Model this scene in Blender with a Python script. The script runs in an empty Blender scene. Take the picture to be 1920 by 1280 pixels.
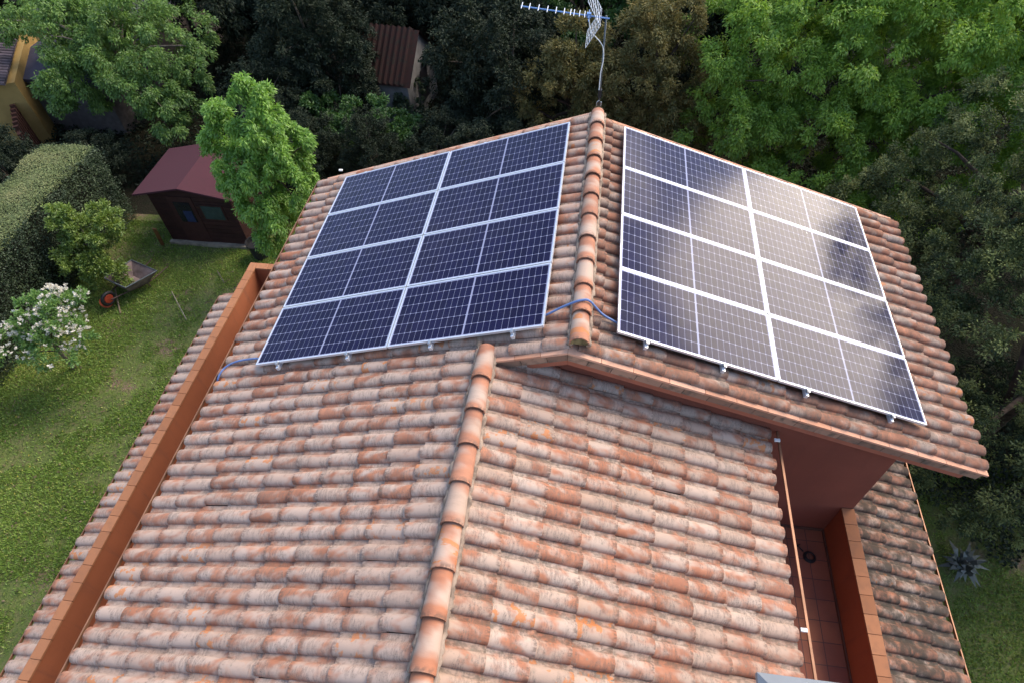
import bpy, math, random
import numpy as np
from mathutils import Matrix, Vector

# ------------------------------------------------------------------ camera
scene = bpy.context.scene
C = scene.collection
CAM = Vector((0.1095, -4.7495, 5.5426))
YAW, PIT, ROL = math.radians(-9.4065), math.radians(-50.5527), math.radians(-2.5444)
fw = Vector((math.sin(YAW) * math.cos(PIT), math.cos(YAW) * math.cos(PIT), math.sin(PIT)))
rt = Vector((math.cos(YAW), -math.sin(YAW), 0)); up = rt.cross(fw)
rt, up = math.cos(ROL) * rt + math.sin(ROL) * up, -math.sin(ROL) * rt + math.cos(ROL) * up
cd = bpy.data.cameras.new("camera"); cam = bpy.data.objects.new("camera", cd); C.objects.link(cam)
cam.matrix_world = Matrix(((rt.x, up.x, -fw.x, CAM.x), (rt.y, up.y, -fw.y, CAM.y), (rt.z, up.z, -fw.z, CAM.z), (0, 0, 0, 1)))
cd.sensor_width = 36; cd.sensor_fit = 'HORIZONTAL'; cd.lens = 22.356; cd.clip_end = 1000; cd.clip_start = 0.05
scene.camera = cam

# ------------------------------------------------------------------ light
SUN_AZ, SUN_EL = math.radians(48), math.radians(50)     # azimuth clockwise from +Y
w = bpy.data.worlds.new("World"); scene.world = w; w.use_nodes = True
nt = w.node_tree; bg = nt.nodes['Background']
sky = nt.nodes.new('ShaderNodeTexSky'); sky.sky_type = 'NISHITA'; sky.sun_disc = False
sky.sun_elevation = SUN_EL; sky.sun_rotation = SUN_AZ; sky.air_density = 1.0; sky.dust_density = 1.5; sky.ozone_density = 1.0
# broken bright cloud low in the sky, mostly on the sun's side
def wn(t, **k):
    x = nt.nodes.new(t)
    for a_, b_ in k.items(): setattr(x, a_, b_)
    return x
def wm(op, a_, b_=None, clamp=False):
    x = wn('ShaderNodeMath', operation=op, use_clamp=clamp)
    for i, q in enumerate((a_, b_)):
        if q is None: continue
        if isinstance(q, (int, float)): x.inputs[i].default_value = q
        else: nt.links.new(q, x.inputs[i])
    return x.outputs[0]
def wr(a_, lo, hi):
    x = wn('ShaderNodeMapRange', interpolation_type='SMOOTHSTEP'); nt.links.new(a_, x.inputs[0]); x.inputs[1].default_value = lo; x.inputs[2].default_value = hi; return x.outputs[0]
tc = wn('ShaderNodeTexCoord'); sx_ = wn('ShaderNodeSeparateXYZ'); nt.links.new(tc.outputs['Generated'], sx_.inputs[0])
mp = wn('ShaderNodeMapping'); mp.inputs['Scale'].default_value = (1, 1, 2.2); nt.links.new(tc.outputs['Generated'], mp.inputs[0])
nz = wn('ShaderNodeTexNoise'); nz.inputs['Scale'].default_value = 2.6; nz.inputs['Detail'].default_value = 6; nz.inputs['Roughness'].default_value = .55; nt.links.new(mp.outputs[0], nz.inputs['Vector'])
side = wm('ADD', wm('MULTIPLY', sx_.outputs[0], math.sin(SUN_AZ)), wm('MULTIPLY', sx_.outputs[1], math.cos(SUN_AZ)))
band = wm('MULTIPLY', wr(sx_.outputs[2], .02, .22), wr(sx_.outputs[2], .56, .40))
lowb = wr(side, .25, .85)
bd = wn('ShaderNodeVectorMath', operation='DOT_PRODUCT'); nt.links.new(tc.outputs['Generated'], bd.inputs[0]); bd.inputs[1].default_value = Vector((.66, .67, .33)).normalized()
bank = wm('MULTIPLY', wr(bd.outputs['Value'], .966, .994), .42)          # one bright bank below the sun
cover = wr(wm('ADD', wm('ADD', nz.outputs['Fac'], wm('MULTIPLY', wm('MULTIPLY', band, lowb), .05)), bank), .58, .80)
cm = wn('ShaderNodeMix', data_type='RGBA'); nt.links.new(cover, cm.inputs[0]); nt.links.new(sky.outputs[0], cm.inputs[6])
cc = wn('ShaderNodeMix', data_type='RGBA'); nt.links.new(lowb, cc.inputs[0]); cc.inputs[6].default_value = (3.5, 3.8, 4.4, 1); cc.inputs[7].default_value = (46, 40, 33, 1); nt.links.new(cc.outputs[2], cm.inputs[7])
nt.links.new(cm.outputs[2], bg.inputs[0]); bg.inputs[1].default_value = 0.15
sd = bpy.data.lights.new("sun", 'SUN'); so = bpy.data.objects.new("sun", sd); C.objects.link(so)
sd.energy = 1.3; sd.angle = math.radians(26); sd.color = (1.0, 0.88, 0.72)
sv = Vector((math.sin(SUN_AZ) * math.cos(SUN_EL), math.cos(SUN_AZ) * math.cos(SUN_EL), math.sin(SUN_EL)))
so.rotation_euler = sv.to_track_quat('Z', 'Y').to_euler(); so.location = (12, 12, 20)
scene.view_settings.view_transform = 'Standard'; scene.view_settings.look = 'None'
scene.view_settings.exposure = 1.12; scene.view_settings.gamma = 1.0

rng = np.random.default_rng(7); random.seed(7)
A18 = math.radians(18.2); CA, SA, TA = math.cos(A18), math.sin(A18), math.tan(A18)
GZ = -7.0

# ------------------------------------------------------------------ helpers: materials
def mat(name):
    m = bpy.data.materials.new(name); m.use_nodes = True
    n = m.node_tree; b = n.nodes['Principled BSDF']
    return m, n, b
def N(n, typ, **kw):
    x = n.nodes.new(typ)
    for k, v in kw.items(): setattr(x, k, v)
    return x
def L(n, a, b): n.links.new(a, b)
def val(n, op, a, b=None, c=None, clamp=False):
    x = n.nodes.new('ShaderNodeMath'); x.operation = op; x.use_clamp = clamp
    for i, s in enumerate((a, b, c)):
        if s is None: continue
        if isinstance(s, (int, float)): x.inputs[i].default_value = s
        else: n.links.new(s, x.inputs[i])
    return x.outputs[0]
def mix(n, f, a, b, typ='MIX'):
    x = n.nodes.new('ShaderNodeMix'); x.data_type = 'RGBA'; x.blend_type = typ
    for i, s in ((0, f), (6, a), (7, b)):
        if isinstance(s, (int, float)): x.inputs[i].default_value = s
        elif isinstance(s, tuple): x.inputs[i].default_value = (*s, 1)
        else: n.links.new(s, x.inputs[i])
    return x.outputs[2]
def noise(n, vec, scale, detail=3, rough=0.55, dim='3D'):
    x = n.nodes.new('ShaderNodeTexNoise'); x.inputs['Scale'].default_value = scale
    x.inputs['Detail'].default_value = detail; x.inputs['Roughness'].default_value = rough
    if vec is not None: n.links.new(vec, x.inputs['Vector'])
    return x.outputs['Fac']
def ss(n, x, lo, hi, a=0.0, b=1.0):
    r = n.nodes.new('ShaderNodeMapRange'); r.interpolation_type = 'SMOOTHSTEP'
    n.links.new(x, r.inputs[0]); r.inputs[1].default_value = lo; r.inputs[2].default_value = hi
    r.inputs[3].default_value = a; r.inputs[4].default_value = b
    return r.outputs[0]
def bump(n, b, h, strength=.4, dist=.01):
    x = n.nodes.new('ShaderNodeBump'); x.inputs['Strength'].default_value = strength; x.inputs['Distance'].default_value = dist
    n.links.new(h, x.inputs['Height']); n.links.new(x.outputs[0], b.inputs['Normal'])
def objco(n): return n.nodes.new('ShaderNodeTexCoord').outputs['Object']

def simple(name, col, rough=.7, metal=0.0, var=.15, nscale=6.0, bstr=0.0, spec=.3):
    m, n, b = mat(name)
    co = objco(n); f = noise(n, co, nscale, 4)
    d = tuple(c * (1 - var) for c in col); l = tuple(min(1, c * (1 + var)) for c in col)
    L(n, mix(n, ss(n, f, .3, .7), d, l), b.inputs['Base Color'])
    b.inputs['Roughness'].default_value = rough; b.inputs['Metallic'].default_value = metal
    b.inputs['Specular IOR Level'].default_value = spec
    if bstr: bump(n, b, noise(n, co, nscale * 12, 3), bstr, .004)
    return m

def tile_material(name, cream_bias, stain, cool=0.0, cap=False, dirt=.5, wear_shade=0.0):
    m, n, b = mat(name)
    at = N(n, 'ShaderNodeAttribute', attribute_name='rnd'); sp = N(n, 'ShaderNodeSeparateColor'); L(n, at.outputs['Color'], sp.inputs[0])
    r, g, bl = sp.outputs
    uv = N(n, 'ShaderNodeUVMap', uv_map='UVMap'); su = N(n, 'ShaderNodeSeparateXYZ'); L(n, uv.outputs[0], su.inputs[0])
    u, v = su.outputs[0], su.outputs[1]
    def vec(ku, kv, off):
        c = N(n, 'ShaderNodeCombineXYZ'); L(n, val(n, 'MULTIPLY', u, ku), c.inputs[0]); L(n, val(n, 'MULTIPLY', v, kv), c.inputs[1])
        L(n, val(n, 'MULTIPLY_ADD', r, 61.0, off), c.inputs[2]); return c.outputs[0]
    # fired clay, two shades per tile
    clay = mix(n, bl, (.36, .145, .080), (.48, .200, .110))
    clay = mix(n, ss(n, noise(n, vec(.22, .44, 9), 7, 3), .35, .7), clay, mix(n, .5, clay, (.24, .10, .065)))
    # pale flamed patch, oblique across the tile
    skew = N(n, 'ShaderNodeCombineXYZ'); L(n, val(n, 'MULTIPLY', u, .30), skew.inputs[0])
    L(n, val(n, 'MULTIPLY_ADD', u, .10, val(n, 'MULTIPLY', v, .42)), skew.inputs[1]); L(n, val(n, 'MULTIPLY_ADD', r, 83.0, 3.0), skew.inputs[2])
    p = noise(n, skew.outputs[0], 5.4 if not cap else 4.6, 2.5, .5)
    if cap:
        bell = val(n, 'MULTIPLY', ss(n, v, .08, .42), ss(n, v, .92, .62))
        p = val(n, 'ADD', p, val(n, 'MULTIPLY_ADD', bell, .22, -.11))
    else:
        p = val(n, 'ADD', p, val(n, 'MULTIPLY_ADD', ss(n, v, .72, 1.0), -.07, 0.0))
    p = val(n, 'ADD', p, val(n, 'MULTIPLY_ADD', g, .22, -.11 + cream_bias))
    pale = mix(n, bl, (.42, .30, .225), (.50, .395, .32))
    if cool: pale = mix(n, cool, pale, (.48, .365, .31))
    col = mix(n, ss(n, p, .37, .64, 0, .90), clay, pale)
    # lichen and soot: short streaks running over the curve plus specks
    st = noise(n, vec(.9, 6.0, 17), 3.4, 5, .7)
    area = noise(n, vec(.22, .44, 29), 5.5, 3)
    sm = val(n, 'MULTIPLY', ss(n, st, .40, .60), ss(n, val(n, 'ADD', area, val(n, 'MULTIPLY_ADD', g, -.10, stain)), .38, .54))
    fine = ss(n, noise(n, vec(2.5, 5.0, 41), 9, 4, .75), .50, .60)
    sm = val(n, 'MULTIPLY', sm, val(n, 'MULTIPLY_ADD', fine, .6, .4))
    col = mix(n, val(n, 'MULTIPLY', sm, .25 if cap else .82), col, (.125, .105, .086))
    # broken dark band just above the lower lip of a tile, dirt in the pan under the tile above
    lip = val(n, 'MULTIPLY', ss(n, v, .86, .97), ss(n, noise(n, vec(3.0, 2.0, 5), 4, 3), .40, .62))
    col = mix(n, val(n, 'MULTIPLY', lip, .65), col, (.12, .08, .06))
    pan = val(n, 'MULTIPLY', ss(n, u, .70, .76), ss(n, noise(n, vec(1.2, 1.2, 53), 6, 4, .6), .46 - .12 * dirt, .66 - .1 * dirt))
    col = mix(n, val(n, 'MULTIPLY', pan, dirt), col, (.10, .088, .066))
    # lichen dots and a few freshly flaked orange spots
    vo = N(n, 'ShaderNodeTexVoronoi'); vo.inputs['Scale'].default_value = 17; L(n, vec(.22, .44, 63), vo.inputs['Vector'])
    dots = val(n, 'MULTIPLY', ss(n, vo.outputs['Distance'], .24, .12), ss(n, noise(n, vec(.22, .44, 67), 6, 2), .52, .6))
    col = mix(n, val(n, 'MULTIPLY', dots, .0 if cap else .55), col, (.22, .20, .15))
    fl_ = val(n, 'MULTIPLY', ss(n, noise(n, vec(.22, .44, 99), 8, 4, .6), .55, .60), ss(n, g, .88, .93))
    col = mix(n, val(n, 'MULTIPLY', fl_, .8), col, (.52, .185, .058))
    # large-scale tone drift over the roof
    big = noise(n, objco(n), .7, 3)
    col = mix(n, ss(n, big, .35, .65, 0, .16), col, (.36, .25, .20))
    if wear_shade: col = mix(n, val(n, 'MULTIPLY', ss(n, noise(n, vec(.25, .5, 91), 5, 4, .6), .30, .62), wear_shade), col, (.056, .046, .035))  # weathering, and on the mossy strip also painted tree shade
    L(n, col, b.inputs['Base Color']); b.inputs['Roughness'].default_value = .86; b.inputs['Specular IOR Level'].default_value = .22
    bump(n, b, val(n, 'ADD', noise(n, vec(2.2, 4.4, 77), 9, 4, .6), val(n, 'MULTIPLY', noise(n, vec(.3, .5, 70), 6, 2), 1.2)), .35, .006)
    return m

def leaf_material(name, dark, mid, light, trans=.35, gloss=.05):
    m, n, b = mat(name); n.nodes.remove(b)
    at = N(n, 'ShaderNodeAttribute', attribute_name='rnd'); r = N(n, 'ShaderNodeValToRGB')
    L(n, at.outputs['Fac'], r.inputs[0])
    e = r.color_ramp.elements; e[0].color = (*dark, 1); e[1].color = (*light, 1); e[0].position = .1; e[1].position = .95
    x = e.new(.5); x.color = (*mid, 1)
    d = N(n, 'ShaderNodeBsdfDiffuse'); t = N(n, 'ShaderNodeBsdfTranslucent'); g = N(n, 'ShaderNodeBsdfGlossy')
    L(n, r.outputs[0], d.inputs[0]); L(n, mix(n, .35, r.outputs[0], (light[0] * 1.1, light[1] * 1.1, light[2] * .6)), t.inputs[0])
    g.inputs['Roughness'].default_value = .5; g.inputs[0].default_value = (.8, .85, .8, 1)
    s1 = N(n, 'ShaderNodeMixShader'); s1.inputs[0].default_value = trans; L(n, d.outputs[0], s1.inputs[1]); L(n, t.outputs[0], s1.inputs[2])
    s2 = N(n, 'ShaderNodeMixShader'); s2.inputs[0].default_value = gloss; L(n, s1.outputs[0], s2.inputs[1]); L(n, g.outputs[0], s2.inputs[2])
    L(n, s2.outputs[0], n.nodes['Material Output'].inputs['Surface'])
    return m

# ------------------------------------------------------------------ helpers: objects
def tag(o, label=None, cat=None, group=None, kind=None):
    if label: o['label'] = label
    if cat: o['category'] = cat
    if group: o['group'] = group
    if kind: o['kind'] = kind
    return o
def empty(name, loc=(0, 0, 0), rz=0.0):
    o = bpy.data.objects.new(name, None); C.objects.link(o); o.location = loc; o.rotation_euler = (0, 0, rz); o.empty_display_size = .2
    return o
def link(name, me, m, parent=None):
    o = bpy.data.objects.new(name, me); C.objects.link(o)
    if m is not None and not me.materials: me.materials.append(m)
    if parent is not None: o.parent = parent
    return o
def np_mesh(name, V, F, uv=None, rnd=None, smooth=False):
    me = bpy.data.meshes.new(name); nf, k = F.shape
    me.vertices.add(len(V)); me.vertices.foreach_set('co', np.ascontiguousarray(V, np.float32).ravel())
    me.loops.add(nf * k); me.loops.foreach_set('vertex_index', np.ascontiguousarray(F, np.int32).ravel())
    me.polygons.add(nf); me.polygons.foreach_set('loop_start', np.arange(0, nf * k, k, dtype=np.int32))
    if uv is not None:
        l = me.uv_layers.new(name='UVMap'); l.data.foreach_set('uv', np.ascontiguousarray(uv, np.float32).ravel())
    if rnd is not None:
        if rnd.ndim == 1:
            a = me.attributes.new('rnd', 'FLOAT', 'FACE'); a.data.foreach_set('value', np.ascontiguousarray(rnd, np.float32))
        else:
            a = me.attributes.new('rnd', 'FLOAT_COLOR', 'FACE')
            a.data.foreach_set('color', np.ascontiguousarray(np.c_[rnd, np.ones(len(rnd))], np.float32).ravel())
    me.update(calc_edges=True)
    me.polygons.foreach_set('use_smooth', np.full(nf, smooth, dtype=bool))
    return me
class MB:
    def __init__(s): s.v = []; s.f = []; s.r = []
    def add(s, vs, fs, r=None):
        o = len(s.v); s.v += [tuple(x) for x in vs]; s.f += [tuple(i + o for i in f) for f in fs]
        r = random.random() if r is None else r; s.r += [r] * len(fs); return s
    def box(s, x0, x1, y0, y1, z0, z1, M=None, r=None):
        vs = [Vector(p) for p in ((x0, y0, z0), (x1, y0, z0), (x1, y1, z0), (x0, y1, z0), (x0, y0, z1), (x1, y0, z1), (x1, y1, z1), (x0, y1, z1))]
        if M is not None: vs = [M @ p for p in vs]
        return s.add(vs, ((0, 3, 2, 1), (4, 5, 6, 7), (0, 1, 5, 4), (1, 2, 6, 5), (2, 3, 7, 6), (3, 0, 4, 7)), r)
    def prism(s, prof, y0, y1, axis='y', r=None):       # profile (x,z) counter-clockwise seen from -y
        n = len(prof)
        P = (lambda p, t: (p[0], t, p[1])) if axis == 'y' else (lambda p, t: (t, p[0], p[1]))
        vs = [P(p, y0) for p in prof] + [P(p, y1) for p in prof]
        fs = [tuple(range(n)), tuple(range(2 * n - 1, n - 1, -1))] + [(i, i + n, (i + 1) % n + n, (i + 1) % n) for i in range(n)]
        return s.add(vs, fs, r)
    def tube(s, pts, rad, k=8, r=None, caps=True):
        pts = [Vector(p) for p in pts]; n = len(pts); rad = [rad] * n if isinstance(rad, (int, float)) else rad
        vs = []; prev = None
        for i, p in enumerate(pts):
            d = (pts[min(i + 1, n - 1)] - pts[max(i - 1, 0)]).normalized()
            a = prev - d * prev.dot(d) if prev is not None else Vector()
            if a.length < 1e-4: a = d.orthogonal()
            a.normalize(); prev = a; b = d.cross(a)
            for j in range(k):
                t = 2 * math.pi * j / k; vs.append(p + (a * math.cos(t) + b * math.sin(t)) * rad[i])
        fs = [(i * k + j, i * k + (j + 1) % k, (i + 1) * k + (j + 1) % k, (i + 1) * k + j) for i in range(n - 1) for j in range(k)]
        if caps: fs += [tuple(range(k - 1, -1, -1)), tuple(range((n - 1) * k, n * k))]
        return s.add(vs, fs, r)
    def build(s, name, m, parent=None, smooth=False, bevel=0.0):
        me = bpy.data.meshes.new(name); me.from_pydata(s.v, [], s.f); me.update()
        a = me.attributes.new('rnd', 'FLOAT', 'FACE'); a.data.foreach_set('value', s.r)
        if smooth: me.polygons.foreach_set('use_smooth', [True] * len(me.polygons))
        o = link(name, me, m, parent)
        if bevel:
            bm = o.modifiers.new('bevel', 'BEVEL'); bm.width = bevel; bm.segments = 2; bm.limit_method = 'ANGLE'
        return o
def smoothpath(pts, n=8):
    P = [Vector(p) for p in pts]; P = [P[0] * 2 - P[1]] + P + [P[-1] * 2 - P[-2]]; out = []
    for i in range(1, len(P) - 2):
        for k in range(n):
            t = k / n; a, b, c, d = P[i - 1:i + 3]
            out.append(.5 * ((2 * b) + (c - a) * t + (2 * a - 5 * b + 4 * c - d) * t * t + (3 * b - a - 3 * c + d) * t ** 3))
    return out + [P[-2]]

# ------------------------------------------------------------------ materials
M_TILE_L = tile_material('clay_tile_pale', .08, .04, .3, dirt=.30)
M_TILE_R = tile_material('clay_tile_warm', .06, .05, .0, dirt=.55)
M_TILE_U = tile_material('clay_tile_upper', -.03, .06, .2, dirt=.7, wear_shade=.42)
M_TILE_S = tile_material('clay_tile_moss_shade', -.02, .12, .0, dirt=.9, wear_shade=.92)  # moss and wear, plus tree shade painted into the colour
M_CAP = tile_material('clay_ridge_cap', -.06, -.05, .0, cap=True, dirt=.0)
M_DECK = simple('roof_mortar', (.17, .13, .10), .95, var=.4, nscale=5)
def render_mat(name, col, stain, sf):
    m, n, b = mat(name); co = objco(n); mp_ = N(n, 'ShaderNodeMapping'); mp_.inputs['Scale'].default_value = (1.0, 1.0, .12); L(n, co, mp_.inputs[0])
    d = tuple(c * .86 for c in col); c = mix(n, ss(n, noise(n, co, 1.3, 5), .3, .7), d, col)
    c = mix(n, ss(n, noise(n, mp_.outputs[0], 6.5, 5, .65), .50, .72, 0, sf), c, stain)
    c = mix(n, ss(n, noise(n, co, 9, 5, .7), .58, .72, 0, sf * .7), c, stain)
    L(n, c, b.inputs['Base Color']); b.inputs['Roughness'].default_value = .92; b.inputs['Specular IOR Level'].default_value = .2
    bump(n, b, noise(n, co, 70, 3), .3, .004); return m
M_WALL = render_mat('terracotta_render', (.24, .078, .050), (.16, .055, .040), .35)
M_PARA = render_mat('orange_render', (.37, .125, .058), (.20, .085, .055), .45)
M_SOFFIT = render_mat('pink_render', (.42, .15, .09), (.24, .11, .08), .4)
def rnd_mat(name, a, b_, stain=(.2, .15, .1), sf=.3, rough=.85):
    m, n, b = mat(name)
    at = N(n, 'ShaderNodeAttribute', attribute_name='rnd')
    c = mix(n, at.outputs['Fac'], a, b_); co = objco(n)
    c = mix(n, ss(n, noise(n, co, 7, 4), .45, .7, 0, sf), c, stain)
    L(n, c, b.inputs['Base Color']); b.inputs['Roughness'].default_value = rough; b.inputs['Specular IOR Level'].default_value = .25
    bump(n, b, noise(n, co, 60, 3), .25, .004)
    return m
M_COP = rnd_mat('coping_tile', (.31, .13, .062), (.40, .175, .085), (.22, .11, .065), .35)
M_BRICK = rnd_mat('verge_brick', (.24, .145, .10), (.40, .25, .17), (.10, .09, .07), .85)
M_SLAB = rnd_mat('verge_slab', (.52, .25, .15), (.66, .38, .26), (.3, .2, .15), .4)
M_GUT = simple('copper_edge', (.30, .15, .085), .45, .3, .2, 4)
M_DARK = simple('dark_channel', (.035, .028, .025), .9)
M_ALU = simple('anodised_aluminium', (.74, .76, .80), .38, .55, .04, 10)
M_STEEL = simple('galvanised_steel', (.50, .52, .55), .4, .8, .15, 20)
M_BLUE = simple('blue_conduit', (.13, .20, .40), .5, 0, .1, 20)
M_GREY = simple('grey_sheet_metal', (.20, .215, .235), .5, .1, .06, 3)
M_WHITE = simple('white_plastic', (.75, .75, .73), .5)
M_BLACK = simple('black_plastic', (.02, .02, .022), .5)
M_BARK = simple('bark', (.085, .06, .045), .95, 0, .4, 9, .6)
M_BARK_L = simple('grey_bark', (.16, .13, .10), .95, 0, .4, 9, .6)

def terrace_mat():
    m, n, b = mat('terrace_floor_tile'); co = objco(n)
    t = N(n, 'ShaderNodeTexBrick'); L(n, co, t.inputs['Vector']); t.offset = 0; t.squash = 1
    t.inputs['Scale'].default_value = 1.0; t.inputs['Brick Width'].default_value = .30; t.inputs['Row Height'].default_value = .30
    t.inputs['Mortar Size'].default_value = .006; t.inputs['Color1'].default_value = (.26, .075, .045, 1); t.inputs['Color2'].default_value = (.38, .13, .06, 1)
    t.inputs['Mortar'].default_value = (.10, .05, .04, 1)
    c = mix(n, ss(n, noise(n, co, 2.5, 4), .4, .7, 0, .4), t.outputs[0], (.14, .06, .045))
    L(n, c, b.inputs['Base Color']); b.inputs['Roughness'].default_value = .7
    return m
M_TERR = terrace_mat()

def panel_glass():
    m, n, b = mat('solar_cells')
    uv = N(n, 'ShaderNodeUVMap', uv_map='UVMap'); s = N(n, 'ShaderNodeSeparateXYZ'); L(n, uv.outputs[0], s.inputs[0])
    X, Y = s.outputs[0], s.outputs[1]                    # metres on the glass from its centre
    CW, CH, GAP, HW = .0826, .1635, .0125, .0035
    ax = val(n, 'SUBTRACT', val(n, 'ABSOLUTE', X), GAP / 2 + .004)     # two halves mirrored about the centre strip
    fx = val(n, 'FRACT', val(n, 'DIVIDE', ax, CW)); dx = val(n, 'MULTIPLY', val(n, 'MINIMUM', fx, val(n, 'SUBTRACT', 1.0, fx)), CW)
    yy = val(n, 'ADD', Y, 3 * CH)
    fy = val(n, 'FRACT', val(n, 'DIVIDE', yy, CH)); dy = val(n, 'MULTIPLY', val(n, 'MINIMUM', fy, val(n, 'SUBTRACT', 1.0, fy)), CH)
    def lt(a, t, soft=.0006): return ss(n, a, t - soft, t + soft, 1, 0)
    lines = val(n, 'MAXIMUM', lt(dx, .0015), lt(dy, .0022))
    lines = val(n, 'MAXIMUM', lines, lt(val(n, 'ADD', dx, dy), .0125))               # clipped cell corners
    lines = val(n, 'MAXIMUM', lines, lt(ax, .0))
    lines = val(n, 'MAXIMUM', lines, ss(n, ax, CW * 12 - .001, CW * 12 + .001))
    lines = val(n, 'MAXIMUM', lines, ss(n, val(n, 'ABSOLUTE', Y), 3 * CH - .001, 3 * CH + .001))
    bus = val(n, 'FRACT', val(n, 'MULTIPLY', fy, 9.0)); bus = val(n, 'MULTIPLY', lt(val(n, 'ABSOLUTE', val(n, 'SUBTRACT', bus, .5)), .03, .02), .25)
    # slight tone change from cell to cell
    wn = N(n, 'ShaderNodeTexWhiteNoise', noise_dimensions='3D'); c = N(n, 'ShaderNodeCombineXYZ')
    L(n, val(n, 'FLOOR', val(n, 'DIVIDE', X, CW)), c.inputs[0]); L(n, val(n, 'FLOOR', val(n, 'DIVIDE', yy, CH)), c.inputs[1])
    oi = N(n, 'ShaderNodeObjectInfo'); L(n, val(n, 'MULTIPLY', oi.outputs['Random'], 50.0), c.inputs[2]); L(n, c.outputs[0], wn.inputs[0])
    cell = mix(n, wn.outputs['Value'], (.006, .005, .027), (.009, .008, .040))
    cell = mix(n, bus, cell, (.16, .17, .22))
    col = mix(n, lines, cell, (.28, .29, .42))
    gco = objco(n); oi2 = N(n, 'ShaderNodeVectorMath', operation='ADD'); L(n, gco, oi2.inputs[0]); L(n, c.outputs[0], oi2.inputs[1])
    spot = N(n, 'ShaderNodeTexVoronoi'); spot.inputs['Scale'].default_value = 2.2; cz = N(n, 'ShaderNodeCombineXYZ'); L(n, val(n, 'MULTIPLY', oi.outputs['Random'], 70.0), cz.inputs[2])
    va = N(n, 'ShaderNodeVectorMath', operation='ADD'); L(n, gco, va.inputs[0]); L(n, cz.outputs[0], va.inputs[1]); L(n, va.outputs[0], spot.inputs['Vector'])
    drop = val(n, 'MULTIPLY', ss(n, spot.outputs['Distance'], .034, .012), ss(n, noise(n, va.outputs[0], 1.3, 2), .56, .60))
    film = ss(n, noise(n, va.outputs[0], 1.6, 5, .6), .42, .75, 0, .018)
    col = mix(n, film, col, (.30, .27, .24)); col = mix(n, drop, col, (.55, .55, .52))
    L(n, col, b.inputs['Base Color']); b.inputs['IOR'].default_value = 1.5; b.inputs['Specular IOR Level'].default_value = .13
    dust = noise(n, objco(n), 3.0, 4)
    L(n, ss(n, dust, .3, .7, .08, .14), b.inputs['Roughness'])
    return m
M_CELL = panel_glass()

# ------------------------------------------------------------------ ground and lawn (the setting)
def ground_mat(name, cols, scale, bare=None, bs=.5):
    m, n, b = mat(name); co = objco(n)
    c = mix(n, ss(n, noise(n, co, scale, 5), .35, .65), cols[0], cols[1])
    c = mix(n, ss(n, noise(n, co, scale * 9, 4), .4, .7, 0, .6), c, cols[2])
    if bare: c = mix(n, ss(n, noise(n, co, bs, 5, .6), .56, .66), c, bare)
    L(n, c, b.inputs['Base Color']); b.inputs['Roughness'].default_value = .95; b.inputs['Specular IOR Level'].default_value = .1
    bump(n, b, noise(n, co, 18, 5), .9, .06)
    return m
M_SOIL = ground_mat('forest_soil', ((.022, .020, .014), (.034, .030, .018), (.018, .022, .012)), .6)
M_LAWN = ground_mat('lawn_soil', ((.10, .135, .038), (.14, .175, .048), (.155, .135, .070)), .9, (.20, .145, .095), .9)
def sheet(name, x0, x1, y0, y1, z, m, nx=40, ny=40, amp=.0):
    xs, ys = np.linspace(x0, x1, nx), np.linspace(y0, y1, ny); X, Y = np.meshgrid(xs, ys)
    Z = z + amp * (np.sin(X * .9 + 1) * np.cos(Y * .7) + .5 * np.sin(X * 2.1 + Y * 1.7))
    V = np.stack([X, Y, Z], -1).reshape(-1, 3); i = np.arange(nx * ny).reshape(ny, nx)
    F = np.stack([i[:-1, :-1], i[:-1, 1:], i[1:, 1:], i[1:, :-1]], -1).reshape(-1, 4)
    return link(name, np_mesh(name, V, F, smooth=True), m)
tag(sheet('ground', -200, 200, -150, 250, GZ - .05, M_SOIL), kind='structure')
tag(sheet('lawn', -14.3, -4.6, -8, 9.3, GZ, M_LAWN, 60, 80, .012), kind='structure')
tag(sheet('side_lawn', 4.4, 16, -8, 3.2, GZ, M_LAWN, 30, 40, .012), kind='structure')

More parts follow.
